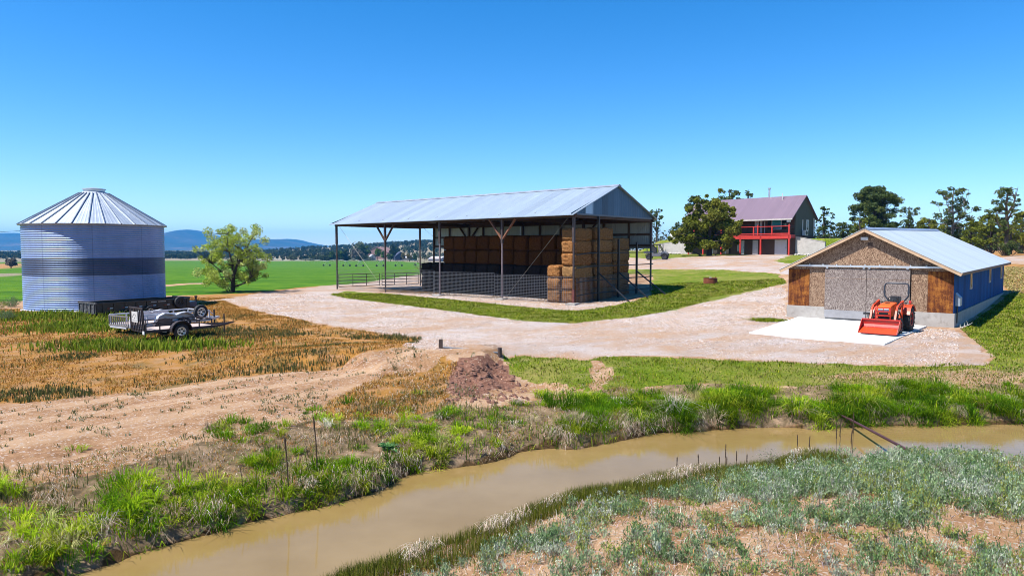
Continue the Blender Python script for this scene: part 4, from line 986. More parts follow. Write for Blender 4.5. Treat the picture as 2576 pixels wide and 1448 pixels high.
for xa, za in ((-.25, eav), (WX1+.45, eav+.1)):
    hr.add([(xa, -.3, za), (rx, -.3, rdg), (rx, HL+.6, rdg), (xa, HL+.6, za), (xa, -.3, za-.14), (rx, -.3, rdg-.14), (rx, HL+.6, rdg-.14), (xa, HL+.6, za-.14)], [(0,1,2,3), (4,5,6,7), (0,1,5,4), (3,2,6,7), (0,3,7,4)])
hro = hr.build('roof', PURP, house)
MB().bar((-.28, -.3, eav-.10), (-.28, HL+.6, eav-.10), .06, .2).build('gutter', pm('gutter_paint', (.55,.50,.48), .5), house)
MB().lathe([(.14, 7.9), (.14, 9.55), (.22, 9.55), (.22, 9.72), (.001, 9.75)], 14, (rx+.3, 5.5, 0)).build('flue', GALV, hro)
MB().tube([(rx-.6, 3.0, 7.6), (rx-.6, 3.0, 8.75)], .06, 8).build('vent_pipe', WHITE_PAINT, hro)
# deck
DF = 2.78
MB().bx(.0, WX0, .1, HL, DF-.14, DF).build('deck_floor', DARK_WOOD, house)
MB().bx(-.05, .0, .0, HL, DF-.55, DF-.02).build('deck_fascia', REDP, house)
MB().bx(-.07, -.05, .0, HL, DF-.13, DF-.05).build('deck_fascia', REDP, house)
MB().bx(.0, WX0, .0, .06, DF-.45, DF+.0).build('deck_fascia', REDP, house)
PYS = (.25, 4.46, 7.65, 10.8, 13.9, 16.5)
for i, y in enumerate(PYS): MB().bar((.05, y, -.2), (.05, y, DF-.15), .2, .2, (0,1,0)).build('deck_post', REDP, house)
rl = MB(); rl.bar((.0, .1, DF+1.18), (.0, HL-.2, DF+1.18), .16, .09); rl.bar((.0, .1, DF+.16), (.0, HL-.2, DF+.16), .12, .14); rl.build('deck_rail', REDP, house)
for y in (.25, 2.75, 4.9, 5.55, 7.65, 8.2, 10.8, 13.0, 15.5): MB().bar((.0, y, DF), (.0, y, DF+(1.42 if y in (.25, 4.9, 7.65, 10.8) else 1.15)), .17, .17, (0,1,0)).build('rail_post', REDP, house)
MB().bar((.05, .25, DF+1.4), (.05, .25, eav-.1), .10, .10, (0,1,0)).build('porch_post', DARK_WOOD, house)
wl = MB()
for k in range(9): wl.bar((.0, .1, DF+.28+k*.1), (.0, HL-.2, DF+.28+k*.1), .02, .012)
wl.build('rail_wire', BLACK_STEEL, house)
sr = MB()
for z in (.3, .6, .9, 1.18): sr.bar((.0, .05, DF+z), (WX0, .05, DF+z), .04, .06)
sr.build('deck_side_rail', DARK_WOOD, house)
DOORW = pm('door_white', (.62,.62,.66), .5, 0, .06)
def hdoor(y0, y1, z0, z1, name='door', m=None, handle=True):
    o = MB().bx(WX0-.05, WX0, y0, y1, z0, z1).build(name, m or DOORW, house)
    if handle: MB().box((WX0-.08, y0+.1, z0+1.0), (.06, .06, .12)).build('handle', BLACK_STEEL, o)
    return o
hdoor(1.18, 2.97, .02, 2.1, 'garage_door'); hdoor(5.55, 6.37, .02, 2.1); hdoor(7.72, 8.2, .05, 2.1); hdoor(8.62, 8.82, .5, 2.1, 'door_sidelight', None, False)
hdoor(5.5, 6.1, DF+.02, DF+2.05); hdoor(4.95, 5.28, DF+.02, DF+2.05, 'door_sidelight', None, False); hdoor(4.5, 4.62, DF+.1, DF+1.95, 'door_sidelight', None, False)
CYAN = NT('reflective_pane').pbr((.05,.30,.36), .06, .0, None, .9)
wf = MB(); wf.bx(WX0-.06, WX0, 2.0, 3.5, DF+.75, DF+2.15); wfo = wf.build('window', DOORW, house)
MB().bx(WX0-.075, WX0-.061, 2.12, 3.38, DF+.85, DF+2.06).build('pane', CYAN, wfo)
MB().bx(WX0-.05, WX0, 3.5, 4.1, DF+.75, DF+2.1).build('window', GLASS, house); MB().bx(WX0-.05, WX0, 1.3, 2.0, DF+.75, DF+2.1).build('window', GLASS, house)
for y in (10.0, 12.2):
    f_ = MB(); f_.bx(WX0-.04, WX0, y, y+1.6, .1, 2.0); fo_ = f_.build('patio_door', GLASS, house); MB().bx(WX0-.06, WX0-.041, y+.75, y+.85, .1, 2.0).build('frame', DOORW, fo_)
MB().box((.02, .35, 4.75), (.3, .45, .5)).build('lantern_box', WHITE_PAINT, house)
gw = MB(); gw.bx(4.3, 5.0, -.05, .0, 3.4, 4.9); gwo = gw.build('window', WHITE_PAINT, house); MB().bx(4.4, 4.9, -.062, -.051, 3.5, 4.8).build('pane', GLASS, gwo)
MB().bx(3.2, 3.35, -.05, .0, 3.0, 4.9).build('trim', WHITE_PAINT, house)
MB().tube([(6.4, -.1, 5.2), (6.4, -.12, 2.6)], .06, 6).build('downspout', WHITE_PAINT, house)
acu = MB().box((3.4, -.35, 3.05), (.9, .4, .75)).build('air_conditioner', pm('ac_white', (.6,.6,.6), .5), house); MB().lathe([(.24, 0), (.28, 0), (.28, .02), (.001, .02)], 20, (3.4, -.57, 3.05), 'Y').build('fan_grille', BLACK_STEEL, acu)
def wall_thing(name, label, y0, y1, h0, h1, x=WX0+.05, cat='retaining wall'):
    t = thing(name, label, cat, (H0[0], H0[1], HZ), math.atan2(HA[1], HA[0]))
    MB().prism([(y0, -.6), (y1, -.6), (y1, h1), (y0, h0)], x, x+.3, 'YZ').build('wall_body', CONC_B, t)
    MB().prism([(y0-.01, h0), (y1+.01, h1), (y1+.01, h1+.05), (y0-.01, h0+.05)], x-.03, x+.33, 'YZ').build('coping', CONC, t); return t
wall_thing('retaining_wall', 'pale concrete wing wall right of the house, grass bank above it', -4.1, -.02, 1.75, 2.5)
wall_thing('retaining_wall', 'long tan concrete wing wall left of the house behind the utility vehicle', HL+.02, HL+6.3, 2.35, 1.6)
# rocks along the walls
ROCK = pm('rock_material', (.50,.46,.42), .9, 0, .25, 4)
def rock(p, r, label, group):
    m = MB(); n1, n2 = 8, 5; sd = rnd.random()*9
    for j in range(n2+1):
        ph = PI*j/n2
        for i in range(n1):
            th = 2*PI*i/n1; k = 1+.25*math.sin(3*th+sd)*math.sin(2*ph+sd)
            m.v.append((r*k*1.25*math.sin(ph)*math.cos(th), r*k*math.sin(ph)*math.sin(th), r*.7*k*math.cos(ph)))
    for j in range(n2):
        for i in range(n1): m.f.append((j*n1+i, j*n1+(i+1) % n1, (j+1)*n1+(i+1) % n1, (j+1)*n1+i))
    o = m.build('rock', ROCK, None, True); o.location = (p[0], p[1], p[2]+r*.3); return tag(o, label, 'rock', group)
def hpt(xl, yl): x = H0[0]+HA[0]*xl+HB[0]*yl; y = H0[1]+HA[1]*xl+HB[1]*yl; return (x, y, hz(x, y))
for k in range(9): rock(hpt(.5, HL+1.0+k*.55), rnd.uniform(.16, .3), 'pale rounded rock in the row along the left wing wall', 'rocks along the left wing wall')
for k in range(7): rock(hpt(.3-.1*k, -.6-k*.5), rnd.uniform(.12, .22), 'pale rock in the row at the foot of the right wing wall', 'rocks below the right wing wall')
# ------------------------------------------------------------------ wheels
def tyre(parent, c, r, w, rim_m, axis='Y', lugs=0, rimr=.58, name='wheel'):
    t = MB(); ri = r*rimr
    t.lathe([(ri, -w*.42), (r*.86, -w*.5), (r*.965, -w*.42), (r, -w*.25), (r, w*.25), (r*.965, w*.42), (r*.86, w*.5), (ri, w*.42), (ri, -w*.42)], 32, (0,0,0), axis)
    if lugs:
        for k in range(lugs):
            for s in (-1, 1):
                a = 2*PI*(k+(.5 if s > 0 else 0))/lugs; a2 = a+.20
                p = lambda an, yy, rr: (rr*math.cos(an), yy, rr*math.sin(an)) if axis == 'Y' else (yy, rr*math.cos(an), rr*math.sin(an))
                t.bar(p(a, s*.02, r*1.0), p(a2, s*w*.5, r*.95), .05*r/.5, .06*r/.5, up=p(a+.1, 0, 1))
    o = t.build(name, RUBBER, parent, True); o.location = c
    m = MB(); m.lathe([(.001, -w*.30), (ri*.25, -w*.30), (ri*.3, -w*.12), (ri*.86, -w*.14), (ri*.9, -w*.43), (ri*1.03, -w*.43), (ri*1.03, w*.43), (ri*.9, w*.43), (ri*.86, w*.14), (ri*.3, w*.12), (ri*.25, w*.30), (.001, w*.30)], 24, (0,0,0), axis)
    m.build('rim', rim_m, o, True)
    hb = MB()
    for k in range(5):
        a = 2*PI*k/5
        for s in (-1, 1):
            q = (ri*.55*math.cos(a), s*w*.15, ri*.55*math.sin(a)) if axis == 'Y' else (s*w*.15, ri*.55*math.cos(a), ri*.55*math.sin(a)); hb.box(q, (.07*r/.33,)*3, a)
    hb.build('hub_spokes', BLACK_STEEL, o); return o

# ------------------------------------------------------------------ tractor
TX, TY = 17.86, 32.25
tz = zt
tr_ = thing('compact_tractor', 'small orange red loader tractor with folded bar standing on the white slab', 'tractor', (TX, TY, tz), R(228.5))
ORG = pm('orange_red_paint', (.66,.06,.012), .38, 0, .12, 3, dirt=(.40,.07,.03)); RED = pm('loader_red_paint', (.52,.022,.015), .4, 0, .14, 3, dirt=(.30,.09,.05))
HOOD = pm('hood_orange_paint', (.80,.13,.012), .3, 0, .06, 3, spec=.6)
for s in (-1, 1):
    tyre(tr_, (0, s*.62, .56), .56, .32, RED, 'Y', 16, .56); tyre(tr_, (1.5, s*.56, .34), .34, .22, RED, 'Y', 14, .56)
MB().bx(-.3, 1.75, -.2, .2, .42, .72).build('chassis', BLACK_STEEL, tr_)
MB().bx(-.12, .12, -.5, .5, .46, .66).build('rear_axle', BLACK_STEEL, tr_); MB().bx(1.43, 1.57, -.45, .45, .28, .42).build('front_axle', RED, tr_)
hd = MB(); prof = [(.62, .74), (1.78, .74), (1.86, .86), (1.84, 1.10), (1.70, 1.20), (1.0, 1.29), (.62, 1.30)]
n0 = len(prof); hd.add([(x, -.27, z) for x, z in prof]+[(x, .27, z) for x, z in prof]+[(x if x < 1.75 else x-.01, -.21, z+.03) for x, z in prof[3:]]+[(x, .21, z+.03) for x, z in prof[3:]],
    [tuple(range(n0)), tuple(range(n0, 2*n0))[::-1]]+[(i, (i+1) % n0, n0+(i+1) % n0, n0+i) for i in (0, 1, 2, 6)]+[(3, 4, 15, 14), (4, 5, 16, 15), (5, 6, 17, 16), (14, 15, 19, 18), (15, 16, 20, 19), (16, 17, 21, 20), (10, 11, 19, 18), (11, 12, 20, 19), (12, 13, 21, 20)])
hdo = hd.build('hood', HOOD, tr_)
MB().box((1.15, 0, 1.31), (.10, .18, .03)).build('hood_scoop', BLACK_STEEL, hdo)
MB().box((1.862, 0, .90), (.03, .36, .12)).build('grille', BLACK_STEEL, tr_)
for y in (-.115, .115): MB().box((1.865, y, 1.04), (.04, .20, .13)).build('headlight', pm('lamp_glass', (.75,.78,.80), .15, 0, .05, 20), tr_)
gd = MB()
for y in (-.30, .30): gd.bar((1.95, y, .55), (1.95, y, 1.14), .035, .035, (0,1,0))
for z in (.62, .80, .98, 1.14): gd.bar((1.95, -.30, z), (1.95, .30, z), .035, .05)
gd.build('grille_guard', RED, tr_)
MB().bx(.45, .62, -.26, .26, .9, 1.36).build('dashboard', BLACK_STEEL, tr_)
MB().tube([(.42, 0, 1.3), (.25, 0, 1.45)], .02, 6).build('steering_column', BLACK_STEEL, tr_)
stw = MB(); stw.tube([(.24+.06*math.cos(a)*.6, .19*math.sin(a), 1.46+.17*math.cos(a)*.6) for a in np.linspace(0, 2*PI, 17)], .017, 6, False); stw.build('steering_wheel', BLACK_STEEL, tr_, True)
se = MB(); se.box((-.10, 0, 1.02), (.46, .48, .14)); se.prism([(-.34, 1.02), (-.20, 1.02), (-.24, 1.52), (-.32, 1.56), (-.40, 1.5)], -.22, .22, 'XZ'); se.build('seat', pm('black_vinyl', (.025,.025,.028), .45, 0, .1), tr_)
MB().bx(-.1, .95, -.42, .42, .66, .72).build('floor', BLACK_STEEL, tr_)
for s in (-1, 1):
    fm = MB(); y0, y1 = s*.40, s*.80
    an = np.linspace(R(20), R(150), 9); pts = [(.66*math.cos(a), .56+.66*math.sin(a)) for a in an]
    fm.prism(pts+[(p[0]*.95, .56+(p[1]-.56)*.95) for p in pts[::-1]], min(y0, y1), max(y0, y1), 'XZ')
    fm.prism(pts+[(-.35, .75), (.45, .70)], min(y0, y0+s*.04), max(y0, y0+s*.04), 'XZ')
    fo_ = fm.build('fender', ORG, tr_)
    MB().lathe([(.001, 0), (.06, 0), (.065, .05), (.05, .14), (.001, .16)], 12, (-.05, s*.66, 1.24)).build('warning_lamp', RED, fo_, True)
    MB().box((.05, s*.5, 1.27), (.3, .05, .05)).build('grab_handle', BLACK_STEEL, fo_)
rp_ = MB(); yy = .50
rp_.tube([(-.42, -.28, .75), (-.42, -.28, 1.26), (-.42, -.50, 1.56), (-.42, -.51, 1.78), (-.42, -.51, 2.00), (-.42, -.48, 2.10), (-.42, -.40, 2.15), (-.42, .40, 2.15), (-.42, .48, 2.10), (-.42, .51, 2.00), (-.42, .51, 1.78), (-.42, .50, 1.56), (-.42, .28, 1.26), (-.42, .28, .75)], .034, 10)
for s in (-1, 1): rp_.box((-.42, s*.51, 1.74), (.09, .09, .12))
rp_.build('roll_bar', pm('roll_bar_paint', (.035,.045,.065), .4, .2, .1), tr_, True)
for s in (-1, 1):
    la = MB(); y = s*.50
    la.bar((.78, y, .55), (.70, y, 1.28), .07, .16, (1,0,0)); la.bar((.55, y, 1.36), (1.55, y, 1.17), .075, .13); la.bar((1.52, y, 1.20), (1.78, y, .98), .075, .12); la.bar((1.76, y, 1.0), (2.06, y, .40), .075, .13); la.box((.72, y, 1.3), (.24, .1, .2))
    la.bar((.95, y*.9, .55), (.75, y*.9, .72), .08, .2)
    lao = la.build('loader_arm', ORG, tr_)
    hc_ = MB(); hc_.tube([(.78, y*.94, .78), (1.25, y*.94, .98)], .035, 8); hc_.tube([(1.55, s*.42, 1.0), (2.1, s*.42, .52)], .028, 8); hc_.build('hydraulic_ram', BLACK_STEEL, lao, True)
    hs_ = MB(); hs_.tube([(.8, y*1.06, 1.36), (1.3, y*1.08, 1.30), (1.6, y*1.06, 1.13), (1.85, y*1.06, .8)], .016, 6); hs_.build('hydraulic_hose', BLACK_STEEL, lao, True)
MB().bar((2.02, -.5, .52), (2.02, .5, .52), .08, .08).build('loader_cross_tube', ORG, tr_)
bk = MB(); bp = [(2.18, .62), (2.14, .42), (2.19, .29), (2.30, .25), (2.84, .05)]; bi = [(2.85, .07), (2.31, .275), (2.215, .31), (2.165, .42), (2.205, .62)]
bk.prism(bp+bi, -.76, .76, 'XZ')
bko = bk.build('bucket', RED, tr_)
for s in (-1, 1): MB().prism([(2.18, .62), (2.14, .42), (2.19, .29), (2.30, .25), (2.84, .05), (2.86, .09), (2.34, .62)], s*.77-.012, s*.77+.012, 'XZ').build('bucket_side', RED, bko)
MB().bar((2.19, -.78, .635), (2.19, .78, .635), .10, .05).build('bucket_rim', RED, bko)
MB().add([(2.34, -.755, .272), (2.84, -.755, .086), (2.84, .755, .086), (2.34, .755, .272), (2.34, -.755, .262), (2.84, -.755, .076), (2.84, .755, .076), (2.34, .755, .262)], [(0,1,2,3), (4,5,6,7), (0,1,5,4), (3,2,6,7), (0,3,7,4), (1,2,6,5)]).build('bucket_floor', ORG, bko)
rbk = MB(); rbk.bar((-.95, -.3, .62), (-.95, -1.55, .62), .08, .1); rbk.bar((-.95, -1.15, .62), (-.95, -1.15, .2), .3, .08, (1,0,0)); rbk.bar((-.95, .4, .45), (-.95, -1.3, .45), .05, .25); rbk.bar((-.95, 0, .5), (-.3, 0, .5), .1, .1)
rbk.build('rear_blade', BLACK_STEEL, tr_)
MB().tube([(.9, .36, .75), (.9, .36, 1.62)], .025, 8).build('exhaust', BLACK_STEEL, tr_)
MB().bx(.2, .5, .42, .62, .40, .52).build('step', ORG, tr_)

# ------------------------------------------------------------------ trailers
def trz(dx, dy): return math.atan2(dy, dx)
dt = thing('dump_trailer', 'long black dump trailer parked against the grain bin', 'trailer', (-22.9, 38.0, hz(-22.9, 38)-.18), trz(.555, .832))
BLK = pm('black_gloss_paint', (.012,.012,.014), .35, 0, .3, 3, spec=.5)
Lb, Wb = 5.45, 1.85
bx_ = MB(); bx_.bx(0, Lb, 0, .05, .42, .98); bx_.bx(0, Lb, Wb-.05, Wb, .42, .98); bx_.bx(Lb-.05, Lb, .05, Wb-.05, .42, 1.04); bx_.bx(0, Lb, .05, Wb-.05, .42, .47)
bx_.bar((0, -.01, .98), (Lb, -.01, .98), .09, .06); bx_.bar((0, Wb+.01, .98), (Lb, Wb+.01, .98), .09, .06); bx_.bar((Lb+.01, 0, 1.02), (Lb+.01, Wb, 1.02), .09, .09)
for k in range(9): bx_.bx(.3+k*.62, .36+k*.62, -.04, 0, .42, .95)
dbo = bx_.build('bed', BLK, dt)
tl = MB(); tl.bx(-.05, -.01, .02, Wb-.02, .40, .98); [tl.bx(-.09, -.05, .1+k*.42, .16+k*.42, .42, .98) for k in range(5)]; tl.bar((-.04, -.08, 1.0), (-.04, Wb+.08, 1.0), .1, .1); tl.build('tailgate', pm('worn_black_paint', (.06,.06,.065), .5, 0, .5, 6, dirt=(.35,.33,.3)), dt)
for k in range(6):
    MB().bx(.55+k*.82, .68+k*.82, -.048, -.041, .66, .705).build('reflector', pm('red_reflector', (.25,.015,.01), .3), dt, label='red reflector'); MB().bx(.69+k*.82, .86+k*.82, -.048, -.041, .66, .705).build('reflector', pm('white_reflector', (.7,.72,.74), .3), dt)
MB().bx(3.05, 3.95, -.012, -.002, .87, .915).build('name_strip', pm('pale_lettering', (.45,.45,.43), .5, 0, .5, 60), dt)
fr_ = MB(); fr_.bx(.1, Lb, .3, .42, .26, .42); fr_.bx(.1, Lb, Wb-.42, Wb-.3, .26, .42); fr_.bar((Lb, .35, .32), (Lb+1.2, Wb/2, .32), .1, .14); fr_.bar((Lb, Wb-.35, .32), (Lb+1.2, Wb/2, .32), .1, .14); fr_.bx(Lb+.95, Lb+1.3, Wb/2-.1, Wb/2+.1, .25, .4); fr_.build('frame', BLACK_STEEL, dt)
fdm = MB(); fdm.bx(1.5, 3.4, -.28, -.02, .55, .58); fdm.bar((1.5, -.15, .565), (1.3, -.15, .40), .26, .03); fdm.bar((3.4, -.15, .565), (3.6, -.15, .40), .26, .03); fdm.build('fender', BLK, dt)
for x in (2.0, 2.9):
    for y in (-.12, Wb+.12): tyre(dt, (x, y, .34), .34, .2, GALV)
tyre(dt, (4.75, -.12, .78), .34, .2, BLACK_STEEL, name='spare_wheel')
MB().bx(Lb+.05, Lb+.75, .45, Wb-.45, .42, .72).build('tool_box', pm('blue_black_box', (.03,.06,.12), .3), dt)
jk = MB(); jk.tube([(Lb+.9, Wb/2-.15, .1), (Lb+.9, Wb/2-.15, 1.0)], .05, 8); jk.box((Lb+.9, Wb/2-.15, 1.0), (.14, .1, .1)); jk.build('jack', BLACK_STEEL, dt); MB().tube([(Lb+.7, Wb/2+.3, .3), (Lb+.7, Wb/2+.3, .95), (Lb+.7, Wb/2-.1, .95)], .03, 6).build('pump_handle', BLACK_STEEL, dt)

SILV = pm('silver_white_paint', (.62,.62,.66), .4, .2, .08, 4); DECKW = pm('pale_deck_boards', (.52,.42,.38), .85, 0, .2, 3)
wt_ = thing('tandem_trailer', 'white railed tandem axle trailer with a spare wheel on its side', 'trailer', (-16.9, 30.5, hz(-16.5, 31)-.02), trz(.555, .832))
L2, W2 = 3.8, 1.8
MB().bx(.05, L2, .05, W2-.05, .42, .47).build('deck', DECKW, wt_)
f2 = MB()
for y in (0, W2): f2.bar((0, y, .42), (L2, y, .42), .07, .12); f2.bar((0, y, .86), (L2, y, .86), .06, .06)
f2.bar((0, 0, .42), (0, W2, .42), .07, .14); f2.bar((L2, 0, .42), (L2, W2, .42), .07, .12); f2.bar((L2, 0, .86), (L2, W2, .86), .06, .06)
for y in (0, W2):
    for k in range(6): f2.bar((L2*k/5, y, .42), (L2*k/5, y, .86), .05, .05, (0,1,0))
f2.bar((L2, 0, .42), (L2+1.1, W2/2, .42), .08, .1); f2.bar((L2, W2, .42), (L2+1.1, W2/2, .42), .08, .1); f2.bar((L2, .05, .86), (L2+.65, W2/2-.2, .60), .05, .05)
f2.build('frame', SILV, wt_)
for y, s in ((-.14, -1), (W2+.14, 1)):
    fd = MB(); out = [(1.0, .48), (1.15, .80), (1.45, .92), (1.75, .88), (1.98, .80), (2.2, .88), (2.5, .92), (2.8, .80), (2.95, .48)]
    fd.prism(out+[(x, z-.04) for x, z in out[::-1]], y-.14, y+.14, 'XZ'); fd.prism(out, y-s*.13-.01, y-s*.13+.01, 'XZ'); fd.build('fender', SILV, wt_)
    for x in (1.5, 2.42): tyre(wt_, (x, y, .34), .33, .2, CHROME)
tg = MB()
for k in range(10): tg.bar((-.05, .1+k*.18, .44), (-.06, .1+k*.18, .82), .035, .035, (0,1,0))
tg.bar((-.05, .05, .84), (-.05, W2-.05, .84), .05, .05); tg.bar((-.05, .05, .42), (-.05, W2-.05, .42), .05, .05); tg.build('tailgate', pm('worn_rail_paint', (.20,.18,.17), .6), wt_)
MB().bx(-.09, -.055, .2, W2-.2, .30, .37).build('bumper_plate', SILV, wt_)
tyre(wt_, (L2-.55, -.16, .84), .345, .2, CHROME, name='spare_wheel')
MB().tube([(L2+.85, W2/2, .1), (L2+.85, W2/2, .8)], .04, 8).build('jack', BLACK_STEEL, wt_)

BRN = pm('brown_black_steel', (.045,.032,.032), .6, .2, .3, 4)
ut = thing('utility_trailer', 'small dark single axle trailer with raised mesh ramp and board deck', 'trailer', (-15.05, 28.3, hz(-14, 28)+.05), trz(.66, .75))
L3, W3 = 2.85, 1.45
MB().bx(.03, L3, .03, W3-.03, .40, .44).build('deck', pm('grey_deck_boards', (.50,.40,.36), .85, 0, .25, 3), ut)
f3 = MB()
for y in (0, W3):
    f3.bar((0, y, .40), (L3, y, .40), .06, .10); f3.bar((0, y, .74), (L3-.1, y, .74), .04, .04)
    for k in range(6): f3.bar((L3*k/5.2, y, .4), (L3*k/5.2, y, .74), .04, .04, (0,1,0))
f3.bar((0, 0, .4), (0, W3, .4), .06, .1); f3.bar((L3, 0, .4), (L3, W3, .4), .06, .1); f3.bar((L3-.1, 0, .74), (L3-.1, W3, .74), .04, .04)
f3.bar((L3, 0, .40), (L3+1.0, W3/2, .40), .06, .08); f3.bar((L3, W3, .40), (L3+1.0, W3/2, .40), .06, .08); f3.bar((L3+.9, W3/2, .42), (L3+1.25, W3/2, .44), .07, .07)
f3.build('frame', BRN, ut)
rmp = MB()
for y in (.05, W3-.05): rmp.bar((-.03, y, .38), (-.10, y, 1.36), .05, .05, (0,1,0))
rmp.bar((-.10, .03, 1.36), (-.10, W3-.03, 1.36), .05, .06); rmp.bar((-.05, .03, .62), (-.05, W3-.03, .62), .03, .03)
for k in range(7): rmp.bar((-.04, .2+k*.18, .40), (-.10, .2+k*.18, 1.36), .04, .05, (0,1,0))
rmo = rmp.build('ramp', BRN, ut)
MB().box((-.13, W3*.55, .98), (.012, .62, .44)).build('sign_plate', pm('white_plate', (.62,.60,.58), .6, 0, .1, 12), rmo)
sg = MB()
an = np.linspace(R(15), R(165), 9)
for a, b in zip(an[:-1], an[1:]): sg.bar((-.138, W3*.55+.2*math.cos(a), .90+.2*math.sin(a)), (-.138, W3*.55+.2*math.cos(b), .90+.2*math.sin(b)), .004, .022, (1,0,0))
sg.box((-.138, W3*.55, .93), (.004, .05, .05)); sg.bar((-.138, W3*.55-.22, .84), (-.138, W3*.55+.22, .84), .004, .02, (1,0,0))
sg.build('sign_emblem', pm('dark_print', (.12,.10,.10), .7), rmo)
for y, s in ((-.14, -1), (W3+.14, 1)):
    fd = MB(); an = np.linspace(R(-5), R(185), 11); out = [(1.35+.44*math.cos(a), .36+.42*math.sin(a)) for a in an]
    fd.prism(out+[(1.35+(x-1.35)*.93, .36+(z-.36)*.93) for x, z in out[::-1]], y-.13, y+.13, 'XZ'); fd.prism(out, y-s*.12-.01, y-s*.12+.01, 'XZ'); fd.build('fender', BRN, ut)
    tyre(ut, (1.35, y, .32), .31, .19, CHROME)
j3 = MB(); j3.tube([(L3+.75, W3/2-.12, .05), (L3+.75, W3/2-.12, .86)], .03, 8); j3.tube([(L3+.75, W3/2-.12, .84), (L3+.68, W3/2-.2, .86)], .015, 6); j3.build('jack', BRN, ut)
MB().box((-.06, .1, .35), (.02, .18, .14)).build('licence_plate', WHITE_PAINT, ut)

# ------------------------------------------------------------------ utility vehicle
ug = gnd(1653, 653)
GREY = pm('silver_grey_plastic', (.17,.175,.19), .4, .2, .1, 3)
CHAR = pm('charcoal_plastic', (.035,.037,.042), .5, 0, .2, 3)
uv = thing('utility_vehicle', 'grey side by side utility vehicle with roll cage and cargo bed', 'utility vehicle', tuple(ug), R(-20))
us = ug[1]/85.0
for x in (-1.0, 1.0):
    for y in (-.62, .62): tyre(uv, (x, y, .36), .36, .28, pm('dark_alloy', (.12,.12,.13), .4, .5), 'Y', 12, .6)
MB().bx(-1.1, 1.15, -.5, .5, .38, .62).build('chassis', CHAR, uv)
hdv = MB(); hdv.add([(.62, -.62, .95), (1.38, -.5, .84), (1.40, -.48, .62), (.62, -.66, .62), (.62, .62, .95), (1.38, .5, .84), (1.40, .48, .62), (.62, .66, .62), (.62, -.5, 1.12), (1.25, -.42, .98), (.62, .5, 1.12), (1.25, .42, .98)],
    [(0,1,2,3), (4,7,6,5), (1,5,6,2), (8,10,11,9), (0,8,9,1), (4,5,11,10), (1,9,11,5), (0,3,7,4,10,8), (2,6,7,3)]); hdv.build('hood', GREY, uv)
for y in (-.33, .33): MB().box((1.40, y, .80), (.04, .2, .08)).build('headlight', WHITE_PAINT, uv)
gl_ = MB(); gl_.box((1.44, 0, .62), (.06, .7, .3)); gl_.bar((1.5, -.4, .5), (1.5, .4, .5), .06, .06); gl_.build('bumper', CHAR, uv)
for s in (-1, 1):
    MB().prism([(-.62, .42), (.45, .42), (.62, .60), (.62, .95), (.45, .86), (-.30, .82), (-.62, 1.0)], s*.66-.03, s*.66+.03, 'XZ').build('door_panel', GREY, uv)
    fe = MB(); an = np.linspace(R(10), R(170), 8)
    for cx_ in (-1.0, 1.0):
        out = [(cx_+.46*math.cos(a), .38+.44*math.sin(a)) for a in an]; fe.prism(out+[(x, z-.05) for x, z in out[::-1]], s*.62-.16, s*.62+.16, 'XZ')
    fe.build('fender', CHAR, uv)
cg = MB()
for s in (-1, 1):
    cg.tube([(.78, s*.60, 1.05), (.30, s*.58, 1.86), (-.55, s*.58, 1.90), (-.66, s*.62, .9)], .05, 8); cg.tube([(.05, s*.6, .95), (-.02, s*.58, 1.88)], .028, 8)
cg.tube([(.30, -.58, 1.86), (.30, .58, 1.86)], .03, 8); cg.tube([(-.55, -.58, 1.9), (-.55, .58, 1.9)], .03, 8); cg.build('roll_cage', CHAR, uv, True)
MB().bx(-.62, .36, -.62, .62, 1.86, 1.98).build('roof_panel', CHAR, uv)
MB().bx(-.66, -.60, -.58, .58, .85, 1.86).build('rear_panel', CHAR, uv)
for s in (-1, 1): MB().prism([(-.60, .95), (-.05, .90), (-.08, 1.45), (-.58, 1.80)], s*.60-.01, s*.60+.01, 'XZ').build('side_net', CHAR, uv)
ws = MB(); ws.quad((.77, -.56, 1.06), (.77, .56, 1.06), (.31, .55, 1.84), (.31, -.55, 1.84)); ws.build('windshield', NT('clear_screen').pbr((.5,.5,.5), .05, 0, None, .5, **{'Transmission Weight': .9, 'IOR': 1.02}), uv)
for y in (-.3, .3):
    st = MB(); st.box((-.2, y, .82), (.5, .48, .14)); st.prism([(-.42, .85), (-.30, .85), (-.40, 1.5), (-.52, 1.48)], y-.24, y+.24, 'XZ'); st.build('seat', CHAR, uv)
swv = MB(); swv.tube([(.42+.05*math.cos(a), .3+.17*math.sin(a), 1.15+.14*math.cos(a)) for a in np.linspace(0, 2*PI, 13)], .018, 6, False); swv.build('steering_wheel', CHAR, uv)
bd = MB(); bd.bx(-1.62, -.72, -.66, .66, .78, .84); bd.bx(-1.62, -.72, -.66, -.62, .84, 1.08); bd.bx(-1.62, -.72, .62, .66, .84, 1.08); bd.bx(-1.62, -1.58, -.62, .62, .84, 1.08); bd.bx(-.76, -.72, -.62, .62, .84, 1.08); bd.build('cargo_bed', GREY, uv)
MB().box((.80, -.70, 1.30), (.05, .12, .18)).build('mirror', CHAR, uv)

